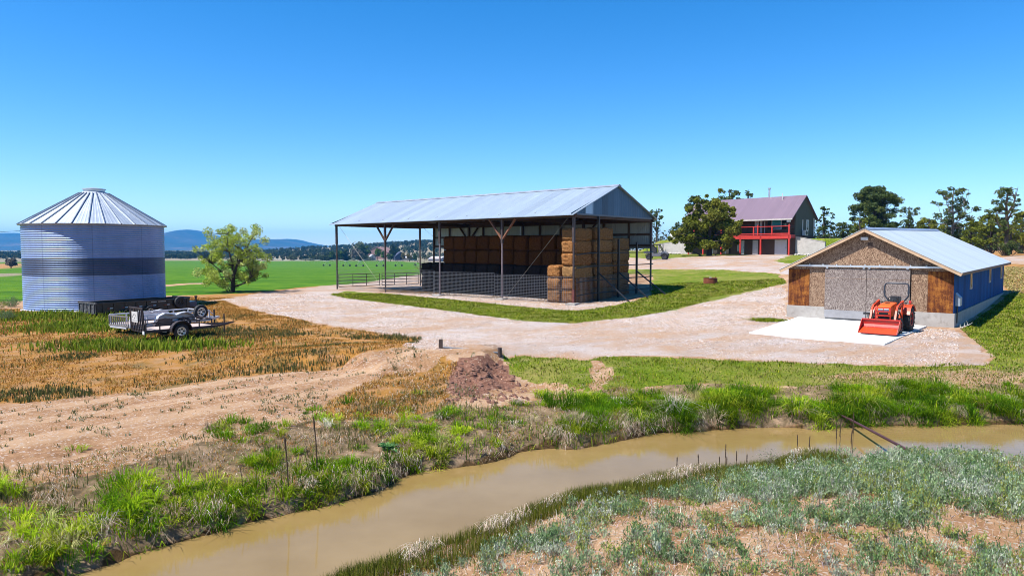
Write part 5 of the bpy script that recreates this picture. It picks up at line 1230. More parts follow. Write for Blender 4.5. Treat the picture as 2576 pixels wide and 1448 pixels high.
# ------------------------------------------------------------------ small things in the yard
fg = gnd(1787, 712); RUST = pm('rusted_steel', (.22,.06,.025), .85, .2, .4, 4, dirt=(.08,.03,.02))
fr = thing('fire_ring', 'rusty round steel fire ring on the lawn behind the shed', 'fire ring', tuple(fg))
fr_r = 17*fg[1]/1740
MB().lathe([(fr_r, -.05), (fr_r, .42), (fr_r+.03, .44), (fr_r-.03, .45), (fr_r-.03, -.05)], 28).build('ring_wall', RUST, fr, True)
MB().tube([(fr_r*.55, -fr_r*.8, .44), (fr_r*.5, -fr_r*.8, .56)], .03, 6).build('handle', RUST, fr); MB().box((0, 0, .47), (.16, .12, .10)).build('charred_log', pm('ash_white', (.5,.45,.42), .9), fr)
PW = pm('weathered_post_timber', (.085,.055,.045), .9, 0, .35, 6)
for px_, pyb, hgt, w_, lb_ in ((1109, 875, .30, .12, 'short dark square timber post at the far side of the ditch crossing'), (1257, 896, .26, .15, 'short round brown timber post above the eroded bank')):
    p = gnd(px_, pyb); m = MB()
    if w_ < .13: m.bx(-w_/2, w_/2, -w_/2, w_/2, -.2, hgt)
    else: m.lathe([(w_*.5, -.2), (w_*.5, hgt-.02), (w_*.42, hgt), (.001, hgt)], 10)
    o = m.build('timber_post', PW); o.location = p; tag(o, lb_, 'post')
pa, pb_ = gnd(1115, 877), gnd(1256, 895)
rl = MB().tube([Vector(pa)+Vector((0,0,.05)), (Vector(pa)+Vector(pb_))/2+Vector((0,0,.07)), Vector(pb_)+Vector((0,0,.06))], .03, 7).build('ditch_rail', pm('grey_rail_pipe', (.33,.33,.34), .5, .5, .15)); tag(rl, 'grey pipe rail lying between the two short posts at the crossing', 'pipe')
p0 = at(2138, 1054, 17.95)
for Yb in np.arange(16.5, 11, -.05):
    p1 = at(2300, 1140, Yb)
    if creek(np.array([p1[0]]), np.array([Yb]))[1][0] > .9: break
p1 = (p1[0], Yb, max(p1[2], hz(p1[0], Yb)+.12))
cp = MB().tube([Vector(p0)+Vector((-.18,.9,.05)), p0, p1, Vector(p1)+(Vector(p1)-Vector(p0)).normalized()*.5+Vector((0,0,-.12))], .032, 10).build('creek_pipe', pm('purple_rust_pipe', (.085,.035,.038), .6, .3, .3, 5), None, True); tag(cp, 'rusty purple brown pipe spanning the creek on the right', 'pipe')
# mullein stalks and thin dead stems
MST = pm('mullein_stalk_brown', (.15,.10,.055), .9, 0, .4, 30); MHD = pm('mullein_seed_head', (.07,.042,.022), .95, 0, .5, 60)
stalks = [(1702,1148,1213,'left end of the row in the shallows'),(1745,1167,1200,'tiny one between two taller stems near the pale tuft'),(1757,1141,1188,'second tall one from the left end of the row'),(1810,1147,1203,'just left of the tallest stalk'),(1824,1115,1211,'tallest of the left row with a long head'),(1828,1147,1182,'short one right behind the tallest stalk'),(1852,1133,1196,'slim one right of the tallest stalk'),(1878,1141,1184,'rightmost of the left row, beside the twiggy bush'),(2005,1092,1158,'left of the pair in mid water'),(2034,1095,1163,'right of the pair in mid water'),(2103,1058,1157,'mottled one left of two close together near the pipe'),(2110,1050,1157,'mottled one right of two close together near the pipe'),(2139,1080,1148,'shorter one just below the pipe end'),(2144,1036,1147,'tall one crossing the end of the pipe')]
for i, (x, y0_, y1_, d_) in enumerate(stalks):
    g0 = gnd(x, y1_+4); g0[2] -= .03
    if g0[2] < WZ-.1: g0[2] = WZ-.1
    for Yb in np.arange(16.5, 11, -.05):
        q_ = at(x, y1_, Yb)
        if creek(np.array([q_[0]]), np.array([Yb]))[1][0] > .12: break
    g0 = np.array((q_[0], Yb, hz(q_[0], Yb)-.03)); h_ = at(x, y0_, Yb)[2]-g0[2]; t = thing('mullein_stalk', f'dead brown mullein stalk, {d_}', 'dead stalk', tuple(g0), 0, 'dead mullein stalks along the near bank')
    lx = rnd.uniform(-.02, .03); m = MB(); n = 14; rr_ = [.005+.003*(rnd.random()) for _ in range(n)]
    m.tube([(lx*(k/n)**2, 0, h_*.60*k/(n-1)) for k in range(n)], rr_, 6); m.build('stem', MST, t)
    m = MB(); n = 16; m.tube([(lx*((.58+.42*k/(n-1)))**2, 0, h_*(.58+.42*k/(n-1))) for k in range(n)], [.008+.006*rnd.random() if 0 < k < n-2 else .006 for k in range(n)], 7); m.build('seed_head', MHD, t)
for x, y0_, y1_, d_, hw in ((726,1097,1234,'tall dark dead stalk on the left bank, the nearer of two',.013),(799,1046,1188,'tall dark dead stalk on the left bank, the further of two',.012),(612,1172,1232,'short thin dead stalk low on the left bank',.007),(776,1113,1150,'small reddish leaning dead stalk beside the further tall one',.006)):
    g0 = gnd(x, y1_); h_ = (y1_-y0_)/FPX*g0[1]; t = thing('dead_stalk', d_, 'dead stalk', tuple(g0), 0)
    m = MB(); lx = -.05 if y1_ > 1200 else -.06; m.tube([(0, 0, -.05), (lx*.4, 0, h_*.55), (lx, 0, h_)], [hw, hw, hw*.8], 6); m.build('stem', MHD, t)
    if hw > .01:
        m = MB(); n = 10; m.tube([(lx*(.8+.2*k/n), 0, h_*(.75+.25*k/n)) for k in range(n)], [hw*(1.1+.5*rnd.random()) for _ in range(n)], 6); m.build('seed_head', MHD, t)
# big leafy rosette
rg = gnd(980, 1132); rosette = thing('leafy_rosette', 'big broad leaved green rosette plant on the creek bank', 'plant', tuple(rg))
A = Acc(); Vv = []; Qq = []; Cc = []; o_ = 0
for k in range(26):
    a = 2*PI*k/26*2.4+rnd.random()*.4; L = rnd.uniform(.20, .36)*(1 if k < 16 else .7); up = rnd.uniform(.35, .9) if k < 16 else rnd.uniform(.9, 1.25)
    cl = np.array([(.06,.17,.06),(.09,.22,.07),(.04,.12,.045),(.14,.28,.10)][k % 4])*rnd.uniform(.8, 1.2); d = np.array((math.cos(a), math.sin(a), 0)); s = np.array((-d[1], d[0], 0)); n_ = 6
    for j in range(n_+1):
        t = j/n_; p = d*L*t*math.cos(up*(1-t*.5))+np.array((0, 0, L*(math.sin(up)*t-.42*t*t))); wd = .055*math.sin(PI*min(1, .08+t*.92))**.7*(1+.25*math.sin(j*2.3+k))
        for q in (-1, 0, 1): Vv.append(p+s*wd*q+np.array((0, 0, .018*abs(q)*math.cos(j*2+k)+.02*abs(q)))); Cc.append(cl*(1.35 if q == 0 else 1))
    for j in range(n_):
        for q in (0, 1): b = o_+j*3+q; Qq.append((b, b+1, b+4, b+3))
    o_ += (n_+1)*3
npmesh('leaves', np.array(Vv), np.array(Qq), LEAF, np.array(Cc), False, rosette)
# two sagebrush bushes and low plants by the bin
for i, (px_, py_, r_, lb_) in enumerate(((14, 806, .55, 'round grey green sagebrush left of the grain bin at the photo edge'), (30, 772, .6, 'sagebrush behind the first one at the field edge left of the bin'), (-6, 778, .6, 'sagebrush at the left edge beside the field'))):
    p = gnd(px_, py_); t = thing('sagebrush', lb_, 'shrub', tuple(p)); sage([(0, 0, 0)], [r_], [r_*1.15], 700, 'foliage', t, 40)
tb = gnd(1938, 1181); t = thing('twiggy_bush', 'small pale twiggy bush at the water edge right of the mullein row', 'shrub', tuple(tb))
A = Acc(); n = 70; az = RNG.random(n)*2*PI
A.bl(np.zeros((n, 3)), U(n, .15, .42), np.full(n, .007), U(n, .1, .8), pick(n, [(.40,.36,.28),(.30,.24,.16),(.55,.50,.42)]), az=az, droop=.2); P = RNG.normal(0, 1, (260, 3))*np.array((.12, .12, .1))+np.array((0, 0, .22)); A.cd(P, U(260, .012, .025), pick(260, [(.20,.22,.10),(.40,.38,.26),(.12,.14,.06)])); A.build('twigs', t)['kind'] = 'stuff'
# antler lying by the barn corner
ap = gnd(2421, 826); t = MB(); t.tube([(-.1, 0, .02), (.1, .02, .10), (.32, .05, .16), (.5, .0, .30)], [.025, .022, .018, .006], 6); t.tube([(.1, .02, .1), (.12, .02, .3)], [.018, .005], 6); t.tube([(.3, .05, .16), (.25, .1, .38)], [.016, .005], 6); t.tube([(-.1, 0, .02), (-.05, .1, .2)], [.02, .006], 6)
ao = t.build('shed_antler', pm('bone_white', (.6,.55,.47), .7), None, True); ao.location = ap; tag(ao, 'pale shed antler lying on the ground by the barn corner', 'antler')
# half buried hoop between the slab and the barn
hp_ = gnd(2304, 812); t = MB(); t.tube([(.62*math.cos(a), 0, .42*math.sin(a)-.08) for a in np.linspace(0.05, PI-.05, 14)], .05, 8); ho = t.build('half_buried_tyre', pm('grey_rubber', (.16,.15,.14), .8), None, True); ho.location = hp_; ho.rotation_euler = (0, 0, BRZ+R(80)); tag(ho, 'grey half buried tyre behind the tractor at the barn foot', 'tyre')
# overhead cable
ca = MB().tube([at(-300, 588, 90), at(0, 583.5, 82), at(60, 580, 78), at(170, 566, 72)], .022, 5).build('overhead_cable', BLACK_STEEL); tag(ca, 'thin overhead cable running to the grain bin from the left', 'cable')
# ------------------------------------------------------------------ trees
BARK = pm('bark_material', (.10,.075,.055), .95, 0, .35, 8); BARKD = pm('dark_bark_material', (.055,.042,.036), .95, 0, .35, 8); BARKG = pm('grey_bark_material', (.20,.17,.15), .95, 0, .3, 8)
PAL_PINE = [(.09,.135,.045),(.12,.165,.045),(.06,.09,.04),(.18,.21,.06)]
PAL_JUN = [(.17,.20,.022),(.22,.24,.03),(.10,.125,.025),(.28,.28,.05)]
PAL_COT = [(.42,.54,.06),(.54,.62,.10),(.30,.42,.05),(.60,.66,.28)]
def tree(name, label, cat, base, trunk, clusters, leaf, per, pal, bark=BARKD, group=None, tr=.2, sq=.75, aspect=1.7, twig=0, updir=.5, extra=None):
    """trunk: list of (points, r0, r1); clusters: (x, y, z, r) offsets from base"""
    t = thing(name, label, cat, tuple(base), 0, group)
    m = MB()
    for pts, r0, r1 in trunk:
        n = len(pts); m.tube(pts, [r0+(r1-r0)*k/(n-1) for k in range(n)], 7)
    A = Acc(); P = []; C = []; S = []
    spine = [Vector(p) for pts, a, b in trunk for p in pts]
    for (x, y, z, r) in clusters:
        n = int(per*(r**2)); q = RNG.normal(0, 1, (n, 3)); q /= np.linalg.norm(q, axis=1)[:, None]+1e-9
        q *= (RNG.random((n, 1))**.45)*r; q[:, 2] *= sq
        P.append(q+np.array((x, y, z))); cc = np.array(pal)[RNG.integers(0, len(pal))]*.5+np.array(pal)[RNG.integers(0, len(pal), n)]*.5
        C.append(cc*(.75+.5*RNG.random((n, 1)))); S.append(U(n, .7, 1.3)*leaf)
        c = Vector((x, y, z)); cand = [p for p in spine if p.z < z-.1*r] or spine; pb = min(cand, key=lambda p: (p-c).length+abs(p.z-c.z)*.3)
        rl_ = max(.02, .03*r+.012*(c-pb).length); mid = (pb+c)/2+Vector((rnd.uniform(-.15, .15), rnd.uniform(-.15, .15), -.08*(c-pb).length))*r
        m.tube([pb, mid, c], [rl_*1.3, rl_*.9, rl_*.3], 5)
        for k in range(twig):
            d = Vector((rnd.gauss(0, 1), rnd.gauss(0, 1), rnd.gauss(.4, 1))).normalized()*r*rnd.uniform(.6, 1.05); m.tube([c, c+d*.5+Vector((0,0,.05*r)), c+d], [rl_*.35, rl_*.22, rl_*.1], 4)
    m.build('trunk', bark, t)
    if P: A.cd(np.concatenate(P), np.concatenate(S), np.clip(np.concatenate(C), 0, 1), aspect, updir); A.build('crown', t)
    return t
def blobs(n, cx_, cy_, cz_, rx_, ry_, rz_, r0, r1, shell=.5):
    out = []
    for _ in range(n):
        d = Vector((rnd.gauss(0, 1), rnd.gauss(0, 1), rnd.gauss(0, 1))).normalized()*(shell+(1-shell)*rnd.random()); out.append((cx_+d.x*rx_, cy_+d.y*ry_, cz_+d.z*rz_, rnd.uniform(r0, r1)))
    return out
def px2m(Y): return Y/FPX
# cottonwood by the field
cb_ = gnd(585, 735); k = px2m(cb_[1]); cl = []
for (u, v, r) in [(540,585,14),(560,578,14),(520,600,15),(600,575,13),(620,583,12),(640,578,15),(655,590,14),(660,605,14),(640,605,16),(615,605,14),(585,600,16),(560,605,17),(535,620,17),(525,640,17),(520,660,16),(530,680,16),(545,700,15),(555,640,18),(570,665,18),(560,690,16),(600,640,15),(615,665,17),(640,660,17),(660,650,14),(668,668,12),(640,685,15),(615,695,15),(650,630,13),(600,690,14),(585,625,14),(570,590,13),(628,570,11),(515,685,14),(580,712,11),(548,718,11),(620,625,14),(664,622,11),(590,655,14)]:
    cl.append(((u-585)*k, rnd.uniform(-2.2, 2.2), (735-v)*k, r*k*1.0))
for _ in range(120):
    a_ = rnd.random()*2*PI; e_ = rnd.random(); cl.append((math.cos(a_)*2.6*math.sqrt(e_), rnd.uniform(-2.3, 2.3), .5+5.2*rnd.random()*(1-.35*e_), rnd.uniform(.2, .42)))
tree('cottonwood_tree', 'bright yellow green multi stemmed tree at the edge of the green field', 'tree', cb_,
     [([(0,0,-.3), (.05,0,.7), (.1,0,1.4)], .22, .16), ([(.1,0,1.2), (.4,.1,2.4), (1.1,.1,3.6), (1.8,0,4.8)], .15, .04), ([(.05,0,1.2), (0,.1,2.4), (-.3,.2,3.6), (-.5,.2,5.2)], .12, .03), ([(0,0,1.0), (-.8,-.2,1.8), (-1.7,-.3,2.6)], .10, .03), ([(.1,0,.5), (1.0,-.2,.75), (1.9,-.3,1.4)], .10, .03), ([(-.2,.1,0), (-.8,.2,.9), (-1.3,.3,1.8)], .05, .02), ([(-.4,.1,0), (-1.1,.1,.7), (-1.9,.2,1.5)], .04, .015)],
     cl, .095, 900, PAL_COT, BARKD, None, .3, .95, 1.4, 5, 0)
# juniper in front of the house
jb = (H0[0]+HA[0]*-3.4+HB[0]*14.6,)*1; jb = gnd(1783, 643); Yj = 97.0; jx = (1783-CX)/FPX*Yj*1.0; jb = (jx, Yj, hz(jx, Yj)); k = px2m(Yj); cl = []
for (u, v, r) in [(1790,515,12),(1775,522,14),(1805,525,15),(1820,535,15),(1760,538,15),(1745,552,16),(1785,545,18),(1815,555,18),(1835,560,14),(1730,570,17),(1715,585,15),(1760,572,20),(1795,575,20),(1825,580,19),(1842,585,13),(1720,602,15),(1745,598,19),(1780,602,20),(1812,604,19),(1835,603,15),(1765,617,15),(1740,617,14),(1795,618,14),(1822,617,13),(1700,590,11),(1803,508,9),(1771,508,9)]:
    cl.append(((u-1783)*k, rnd.uniform(-2.6, 2.2), (644-v)*k, r*k*1.0))
    for _ in range(3): cl.append(((u-1783)*k+rnd.gauss(0, .7), rnd.uniform(-2.8, 2.4), (644-v)*k+rnd.gauss(0, .5), r*k*rnd.uniform(.4, .75)))
tree('juniper_tree', 'broad olive juniper standing in front of the purple roofed house', 'tree', jb, [([(0,0,-.3), (.05,0,1.2), (0,0,2.5), (.2,.1,4.4), (.2,0,5.6)], .42, .08), ([(0,0,1.8), (-1.2,-.3,2.8), (-2.6,-.3,3.4)], .2, .06), ([(0,0,2), (1.2,.2,3), (2.2,.3,3.6)], .2, .06)], cl, .21, 620, PAL_JUN, BARKD, None, .1, .85, 1.6, 2, .4)
def pine(label, u, vb, vt, Y, wpx, pal, shape, leaf=.22, per=120, name='pine_tree', group=None, bark=BARKD, trunkr=.22, cat='tree', zb=None, nb_=None, tw=2, bare=None):
    X = (u-CX)/FPX*Y; zb = hz(X, Y) if zb is None else zb; k = px2m(Y); hor = 628.0
    zt_ = CAMZ+(hor-vt)*k; Hh = zt_-zb; wv = wpx*k/2; cl = []
    nb_ = int((nb_ or 26)*2.0)
    for i in range(nb_):
        t = rnd.random()
        if shape == 'cone': w = wv*(1-.8*t)*(.55+.45*rnd.random()); z = Hh*(.18+.8*t)
        elif shape == 'round': w = wv*math.sqrt(max(.05, 1-((t-.42)/.62)**2))*rnd.uniform(.3, .92); z = Hh*(.25+.72*t)
        elif shape == 'top': w = wv*math.sqrt(max(.05, 1-((t-.5)/.55)**2))*rnd.uniform(.2, .9); z = Hh*(.52+.46*t)
        else: w = wv*math.sqrt(max(.04, 1-((t-.5)/.6)**2))*rnd.uniform(.1, .95); z = Hh*(.08+.9*t)
        a = rnd.random()*2*PI; cl.append((w*math.cos(a), w*math.sin(a), z-.05*Hh, (.19 if shape != 'round' else .22)*wv*rnd.uniform(.4, 1.15)))
    tr_l = [([(0,0,-.4), (.1,0,Hh*.35), (-.05,.1,Hh*.7), (.0,0,Hh*.94)], trunkr, .05)]
    per = per*2.0; leaf *= .8
    if bare:
        for b in range(bare): a = rnd.random()*2*PI; z0 = Hh*rnd.uniform(.3, .6); tr_l.append(([(0,0,z0), (wv*.4*math.cos(a), wv*.4*math.sin(a), z0+Hh*.16), (wv*.55*math.cos(a), wv*.55*math.sin(a), z0+Hh*.36)], .09, .02))
    return tree(name, label, cat, (X, Y, zb), tr_l, cl, leaf, per, pal, bark, group, .1, .7, 1.6, tw, .4)
pine('tall pine behind the shed gable with an airy lopsided crown', 1650, 628, 520, 125, 46, PAL_PINE, 'top', .25, 150, nb_=18)
pine('dark pine rising behind the left end of the house roof', 1745, 600, 488, 122, 70, PAL_PINE, 'round', .25, 130, nb_=34)
pine('spreading dark pine showing above the house ridge left of the flue', 1832, 600, 470, 125, 74, PAL_PINE, 'round', .25, 130, nb_=30)
pine('dark pine showing above the house ridge, just left of the flue', 1880, 600, 470, 128, 50, PAL_PINE, 'round', .25, 130, nb_=22)
pine('low bushy pine left of the big juniper near the white cabinet', 1712, 628, 560, 112, 60, PAL_PINE, 'round', .24, 110, nb_=16)
pine('narrow pine directly right of the house gable', 2070, 600, 517, 118, 62, PAL_PINE, 'full', .24, 130, nb_=28)
pine('small pine tucked against the right edge of the house gable', 2041, 600, 545, 116, 30, PAL_PINE, 'full', .24, 150, nb_=16)
pine('low juniper scrub between the gable pine and the big pinyon', 2118, 600, 557, 120, 64, PAL_PINE, 'round', .24, 120, nb_=20)
pine('massive round crowned pinyon, tallest behind the barn ridge', 2196, 600, 464, 115, 128, PAL_PINE, 'round', .25, 125, nb_=64, trunkr=.35)
pine('slim pinyon at the right shoulder of the massive round one', 2283, 600, 513, 120, 64, PAL_PINE, 'full', .24, 120, nb_=26)
pine('small olive juniper at the foot of the massive pinyon', 2160, 600, 545, 108, 50, PAL_JUN, 'round', .24, 120, nb_=18)
pine('open crowned pine with bare upper limbs behind the barn roof', 2392, 600, 463, 112, 118, PAL_PINE, 'full', .25, 105, nb_=46, bare=5, bark=BARKG, trunkr=.3)
pine('olive juniper left of the bare limbed pine', 2335, 600, 545, 108, 74, PAL_JUN, 'round', .24, 125, nb_=26)
pine('olive juniper right of the bare limbed pine', 2440, 600, 540, 104, 64, PAL_JUN, 'round', .24, 125, nb_=26)
pine('tall pine with thick visible trunk at the right edge', 2528, 637, 463, 82, 92, PAL_PINE, 'full', .2, 150, nb_=46, bare=5, bark=BARK, trunkr=.27)
pine('wide olive juniper behind the thick trunk at the right edge', 2490, 615, 535, 98, 88, PAL_JUN, 'round', .23, 130, nb_=40)
pine('olive juniper at the far right edge of the photo', 2566, 615, 527, 96, 80, PAL_JUN, 'round', .23, 130, nb_=36)
pine('low juniper under the tall right pine', 2540, 620, 560, 90, 70, PAL_JUN, 'round', .2, 150, nb_=26)
# white cabinet and yard fence left of the house
wb = at(1697, 603, 116); wc = thing('white_cabinet', 'white cabinet standing on the bank above the left wing wall', 'cabinet', (wb[0], wb[1], hz(wb[0], wb[1])), R(35))
MB().bx(-.6, .6, -.5, .5, -.1, 1.1).build('body', WHITE_PAINT, wc); MB().bx(-.45, .45, -.53, -.505, .1, .95).build('door', pm('cabinet_door', (.66,.67,.7), .5), wc); MB().bx(.605, .62, -.4, .4, .1, 1.0).build('side_vent', CHAR, wc)
fp = thing('wire_yard_fence', 'sparse wire fence of dark posts on the bank behind the utility vehicle', 'fence', (0, 0, 0))
pts = []
for u in (1628, 1636, 1645, 1658, 1668):
    p = at(u, 612, 112); z = hz(p[0], p[1]); hh = 1.6 if u != 1645 else 2.0; pts.append((p[0], p[1], z)); MB().bar((p[0], p[1], z-.2), (p[0], p[1], z+hh), .12, .12, (0,1,0)).build('post', DARK_POST, fp)
wf_ = MB()
for h_ in (.5, 1.0, 1.5): wf_.tube([(p[0], p[1], p[2]+h_) for p in pts], .015, 4)
wf_.build('wire', BLACK_STEEL, fp)
# ------------------------------------------------------------------ valley : farm beyond the field
def hbld(name, label, u, Y, w, d, hw, hr_, wallm, roofm, rz=0, win=(), cat='building'):
    X = (u-CX)/FPX*Y; t = thing(name, label, cat, (X, Y, hz(X, Y)), rz)
    MB().prism([(-w/2, -1), (w/2, -1), (w/2, hw), (0, hw+hr_-.1), (-w/2, hw)], -d/2, d/2, 'XZ').build('wall', wallm, t)
    r = MB()
    for s in (-1, 1): r.add([(s*(w/2+.5), -d/2-.5, hw-.15), (0, -d/2-.5, hw+hr_), (0, d/2+.5, hw+hr_), (s*(w/2+.5), d/2+.5, hw-.15), (s*(w/2+.5), -d/2-.5, hw-.4), (0, -d/2-.5, hw+hr_-.25), (0, d/2+.5, hw+hr_-.25), (s*(w/2+.5), d/2+.5, hw-.4)], [(0,1,2,3), (4,5,6,7), (0,1,5,4), (3,2,6,7), (0,3,7,4)])
    r.build('roof', roofm, t)
    for (x, z, ww, hh) in win: MB().bx(x-ww/2, x+ww/2, -d/2-.1, -d/2-.02, z-hh/2, z+hh/2).build('window', GLASS, t)
    return t
WHITEW = pm('white_wall', (.62,.62,.62), .8, 0, .06, .3); BROWNR = pm('brown_tile', (.24,.14,.12), .8, 0, .15, .3); TINR = pm('tin_roof', (.55,.56,.58), .4, .4, .1, .3)
YF = 760
hbld('white_farmhouse', 'small white gabled farmhouse beyond the green field', 936, YF, 6.5, 9, 3.6, 3.2, WHITEW, TINR, R(25), [(-1.4, 1.8, 1, 1.4), (1.4, 1.8, 1, 1.4), (0, 4.6, .8, 1)], 'house')
hbld('brown_barn', 'large brown roofed barn behind the white farmhouse', 961, YF+90, 34, 20, 8, 6.5, BROWNR, BROWNR, R(-28), [(-6, 3, 2, 2)], 'barn')
hbld('dark_blue_barn', 'dark blue steep roofed barn right of the trees beyond the field', 1006, YF+20, 13, 14, 4, 5.5, pm('dark_blue_wall', (.05,.065,.11), .8), pm('dark_blue_roof', (.045,.055,.10), .7), R(20), [(0, 2, 2.6, 3)], 'barn')
hbld('white_shed', 'low white roofed open shed right of the dark blue barn', 1032, YF, 13, 9, 3.2, 1.6, pm('grey_wall', (.16,.14,.13), .9), pm('white_tin_roof', (.75,.75,.75), .5), R(62), [(0, 1.4, 2, 1.8)], 'shed')
hbld('long_white_building', 'long white roofed building seen under the rear shed wall', 1102, YF-40, 40, 12, 3, 2.2, pm('pinkish_wall', (.42,.33,.30), .9), pm('white_roof', (.72,.72,.74), .5), R(85), [(-4, 1.4, 1, 1)], 'building')
hbld('hilltop_house', 'low white house on the wooded hill crest', 961, 1750, 30, 14, 4, 2.4, WHITEW, pm('grey_roof', (.4,.4,.4), .7), R(60), [(0, 2, 3, 2)], 'house')
fb = MB(); fbt = thing('field_fence', 'wooden fence line in front of the farmhouse', 'fence', (0, 0, 0))
for u in range(905, 1045, 6):
    Y = YF-35; X = (u-CX)/FPX*Y; fb.bar((X, Y, hz(X, Y)-.3), (X, Y, hz(X, Y)+1.4), .3, .3, (0,1,0))
fb.build('post_row', DARK_WOOD, fbt)
def ftree(label, u, v0, v1, Y, w, pal, name='valley_tree', per=2.2, leaf=1.5, group='trees around the farm beyond the field', cat='tree', n=9):
    X = (u-CX)/FPX*Y; zb = hz(X, Y); k = px2m(Y); top = CAMZ+(628-v0)*k; Hh = max(2.5, top-zb); wv = w*k/2
    cl = blobs(n, 0, 0, Hh*.58, wv*.62, wv*.62, Hh*.32, wv*.32, wv*.5)
    tree(name, label, cat, (X, Y, zb), [([(0,0,-.5), (0,0,Hh*.4), (0,0,Hh*.7)], .3, .1)], cl, leaf, 34/(wv*.4)**2 if wv > .1 else 5, pal, BARKD, group, .2, .85, 1.3, 0, .2)
PG, PGB, PD_, PGY, PYL = [(.10,.16,.035),(.07,.12,.03)], [(.14,.22,.03),(.10,.18,.025)], [(.035,.06,.03),(.05,.08,.035)], [(.20,.19,.17),(.15,.14,.11),(.24,.21,.17)], [(.26,.20,.06),(.20,.17,.06)]
ftree('pale grey green cottonwood, tallest in the farm grove left', 902, 603, 640, 790, 46, [(.19,.22,.15),(.15,.19,.11)], n=14)
ftree('dark green tree below the pale cottonwood', 906, 613, 645, 770, 40, PD_, n=14)
ftree('dark green tree left of the white farmhouse', 924, 615, 642, 775, 26, PG)
ftree('grey leafless tree at the left of the farm grove', 893, 622, 648, 745, 26, PGY)
ftree('second grey leafless tree left of the farmhouse', 905, 628, 650, 735, 22, PGY)
ftree('dark juniper at the field edge left of the shed post', 870, 627, 650, 745, 20, PD_)
ftree('small dark juniper beside the field edge left of the shed', 856, 630, 652, 740, 24, PG)
ftree('olive bush at the field edge further left', 836, 630, 653, 745, 22, PG)
ftree('bright green tree in front of the brown barn', 950, 620, 645, 745, 22, PGB, n=12)
ftree('bright green bush right of the bright green tree', 966, 630, 646, 742, 18, PGB)
ftree('dark spruce left of the dark blue barn', 990, 612, 644, 760, 26, PD_, n=12)
ftree('second dark tree behind the dark blue barn', 1000, 616, 640, 790, 22, PD_)
ftree('olive bush at the field edge under the barn post', 983, 636, 653, 720, 18, PG)
ftree('golden bush left of the white shed', 1016, 635, 652, 715, 16, PYL)
ftree('second golden bush below the white shed', 1030, 637, 652, 710, 18, PYL)
ftree('dull olive bush right of the golden bushes', 1044, 637, 652, 712, 14, PG)
# grey bare tree close behind the shed corner
gt = at(1063, 655, 130); gtz = hz(gt[0], gt[1]); k = px2m(130)
tree('bare_tree', 'grey almost leafless tree seen through the rear left shed post', 'tree', (gt[0], gt[1], gtz), [([(0,0,-.3), (.1,0,1.2), (-.2,0,2.4)], .16, .1)], [((u-1063)*k, rnd.uniform(-1, 1), (660-v)*k, 9*k) for u, v in ((1050,622),(1060,612),(1072,615),(1080,628),(1045,635),(1068,630),(1056,640),(1085,640),(1100,638),(1112,645))], .12, 60, PGY+[(.26,.22,.10)], BARKG, None, .2, 1, 1.6, 7, .2)
ftree('grey bush far left in front of the field strip', 28, 650, 664, 330, 26, PGY, 'valley_bush', group='grey bushes in the fields left of the bin')
ftree('grey bush nearer the bin in front of the field strip', 72, 648, 662, 330, 30, PGY, 'valley_bush', group='grey bushes in the fields left of the bin')
# woods : one mass
A = Acc(); P = []; C = []; S = []
def wood(n, q0, q1, Y0, Y1, h0, h1, keep, m=34, cs=.30):
    Y = np.sqrt(U(n, Y0**2, Y1**2)); q = U(n, q0, q1); X = q*Y; ok = RNG.random(n) < keep(X, Y, q); X, Y = X[ok], Y[ok]; n = len(X); hh = U(n, h0, h1)
    zz = H(X, Y); r = RNG.normal(0, 1, (n, m, 3)); r /= np.linalg.norm(r, axis=2)[:, :, None]; r *= RNG.random((n, m, 1))**.4
    pts = np.stack([X, Y, zz+hh*.52], 1)[:, None, :]+r*np.stack([hh*.5, hh*.5, hh*.52], 1)[:, None, :]
    base = np.array([(.04,.062,.03),(.055,.08,.035),(.03,.048,.026),(.09,.105,.05)])[RNG.integers(0, 4, n)]
    P.append(pts.reshape(-1, 3)); C.append(np.clip((base[:, None, :]*(.7+.6*RNG.random((n, m, 1)))), 0, 1).reshape(-1, 3)); S.append(np.repeat(hh*cs, m))
pf = lambda X, Y: inpoly(X, Y, WP['field'])
wood(2600, -.80, -.05, 770, 1250, 3.5, 6.5, lambda X, Y, q: np.where(q < -.24, .2+.8*sstep(830, 930, Y+60*(fnoise(X, Y, 120, 3)-.5)), .35)*sstep(.35, .5, fnoise(X, Y, 60, 5)))
wood(2600, -.80, -.05, 1100, 1900, 5, 8, lambda X, Y, q: .85*sstep(.25, .45, fnoise(X, Y, 120, 6)))
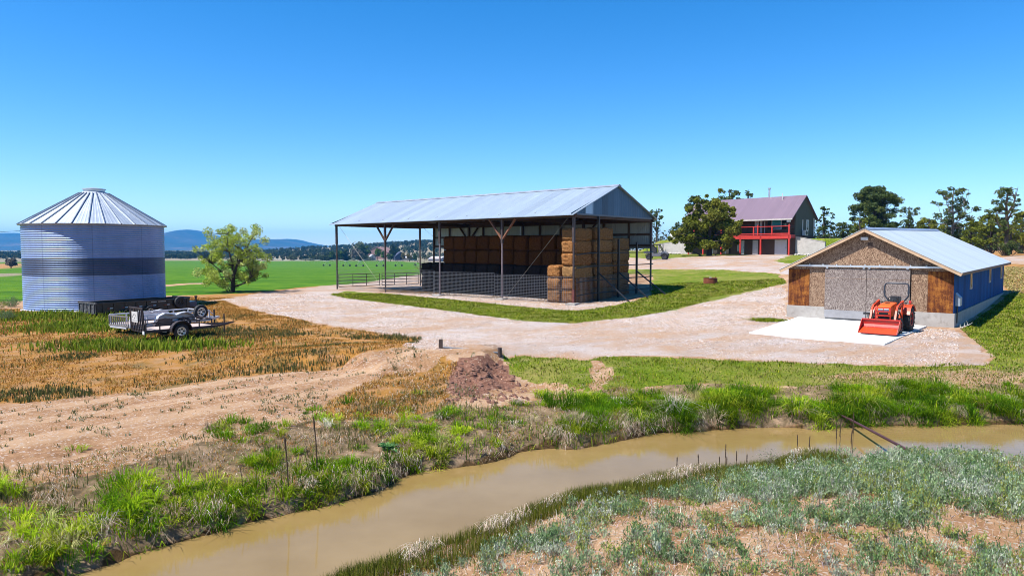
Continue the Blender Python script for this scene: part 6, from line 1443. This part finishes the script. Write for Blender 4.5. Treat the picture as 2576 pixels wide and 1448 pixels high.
wood(420, -.32, -.20, 745, 830, 3, 6, lambda X, Y, q: sstep(.4, .55, fnoise(X, Y, 40, 7)))
wood(700, .12, .85, 160, 420, 5, 8, lambda X, Y, q: .8*(1-((q > .165) & (q < .235) & (Y < 1e9))*.75), 160, .085)
A.cd(np.concatenate(P), np.concatenate(S), np.concatenate(C), 1.3, .2); tag(A.build('distant_woods'), 'dark juniper woods beyond the fields', None, None, 'stuff')
# ------------------------------------------------------------------ centre pivot irrigation
pv = thing('pivot_irrigator', 'long centre pivot sprinkler on wheeled towers crossing the green field', 'irrigation machine', (0, 0, 0))
tw = [(640, 655, 560), (733, 660, 530), (822, 670, 500), (872, 674, 470), (905, 678, 440), (956, 676, 455), (1003, 671, 480), (1052, 666, 520)]
PVM = pm('pivot_galvanised', (.42,.46,.40), .5, .3, .1, .5); tp = []
for u, v, Y in tw:
    X = (u-CX)/FPX*Y; tp.append((X, Y, hz(X, Y)))
for (a, b) in zip(tp[:-1], tp[1:]):
    a_, b_ = Vector(a)+Vector((0,0,3.4)), Vector(b)+Vector((0,0,3.4)); n = 12; m = MB()
    arch = [a_.lerp(b_, i/n)+Vector((0,0,1.3*math.sin(PI*i/n))) for i in range(n+1)]; m.tube(arch, .16, 5)
    low = [a_.lerp(b_, i/n)+Vector((0,0,.4*math.sin(PI*i/n)-.5*math.sin(PI*i/n))) for i in range(n+1)]; m.tube(low, .05, 4)
    for i in range(1, n): m.tube([arch[i], low[i]], .05, 4); m.tube([low[i], low[i]-Vector((0,0,1.5))], .035, 4)
    m.build('pipe_span', PVM, pv)
for p in tp[2:]:
    m = MB(); P_ = Vector(p); dx = Vector((2.1, .6, 0))
    for s in (-1, 1): m.tube([P_+dx*s+Vector((0,0,.5)), P_+Vector((0,0,3.4))], .11, 5)
    m.tube([P_+dx+Vector((0,0,.5)), P_-dx+Vector((0,0,.5))], .10, 5); m.build('tower', PVM, pv)
    for s in (-1, 1): tyre(pv, P_+dx*s+Vector((0,0,.6)), .65, .4, BLACK_STEEL)
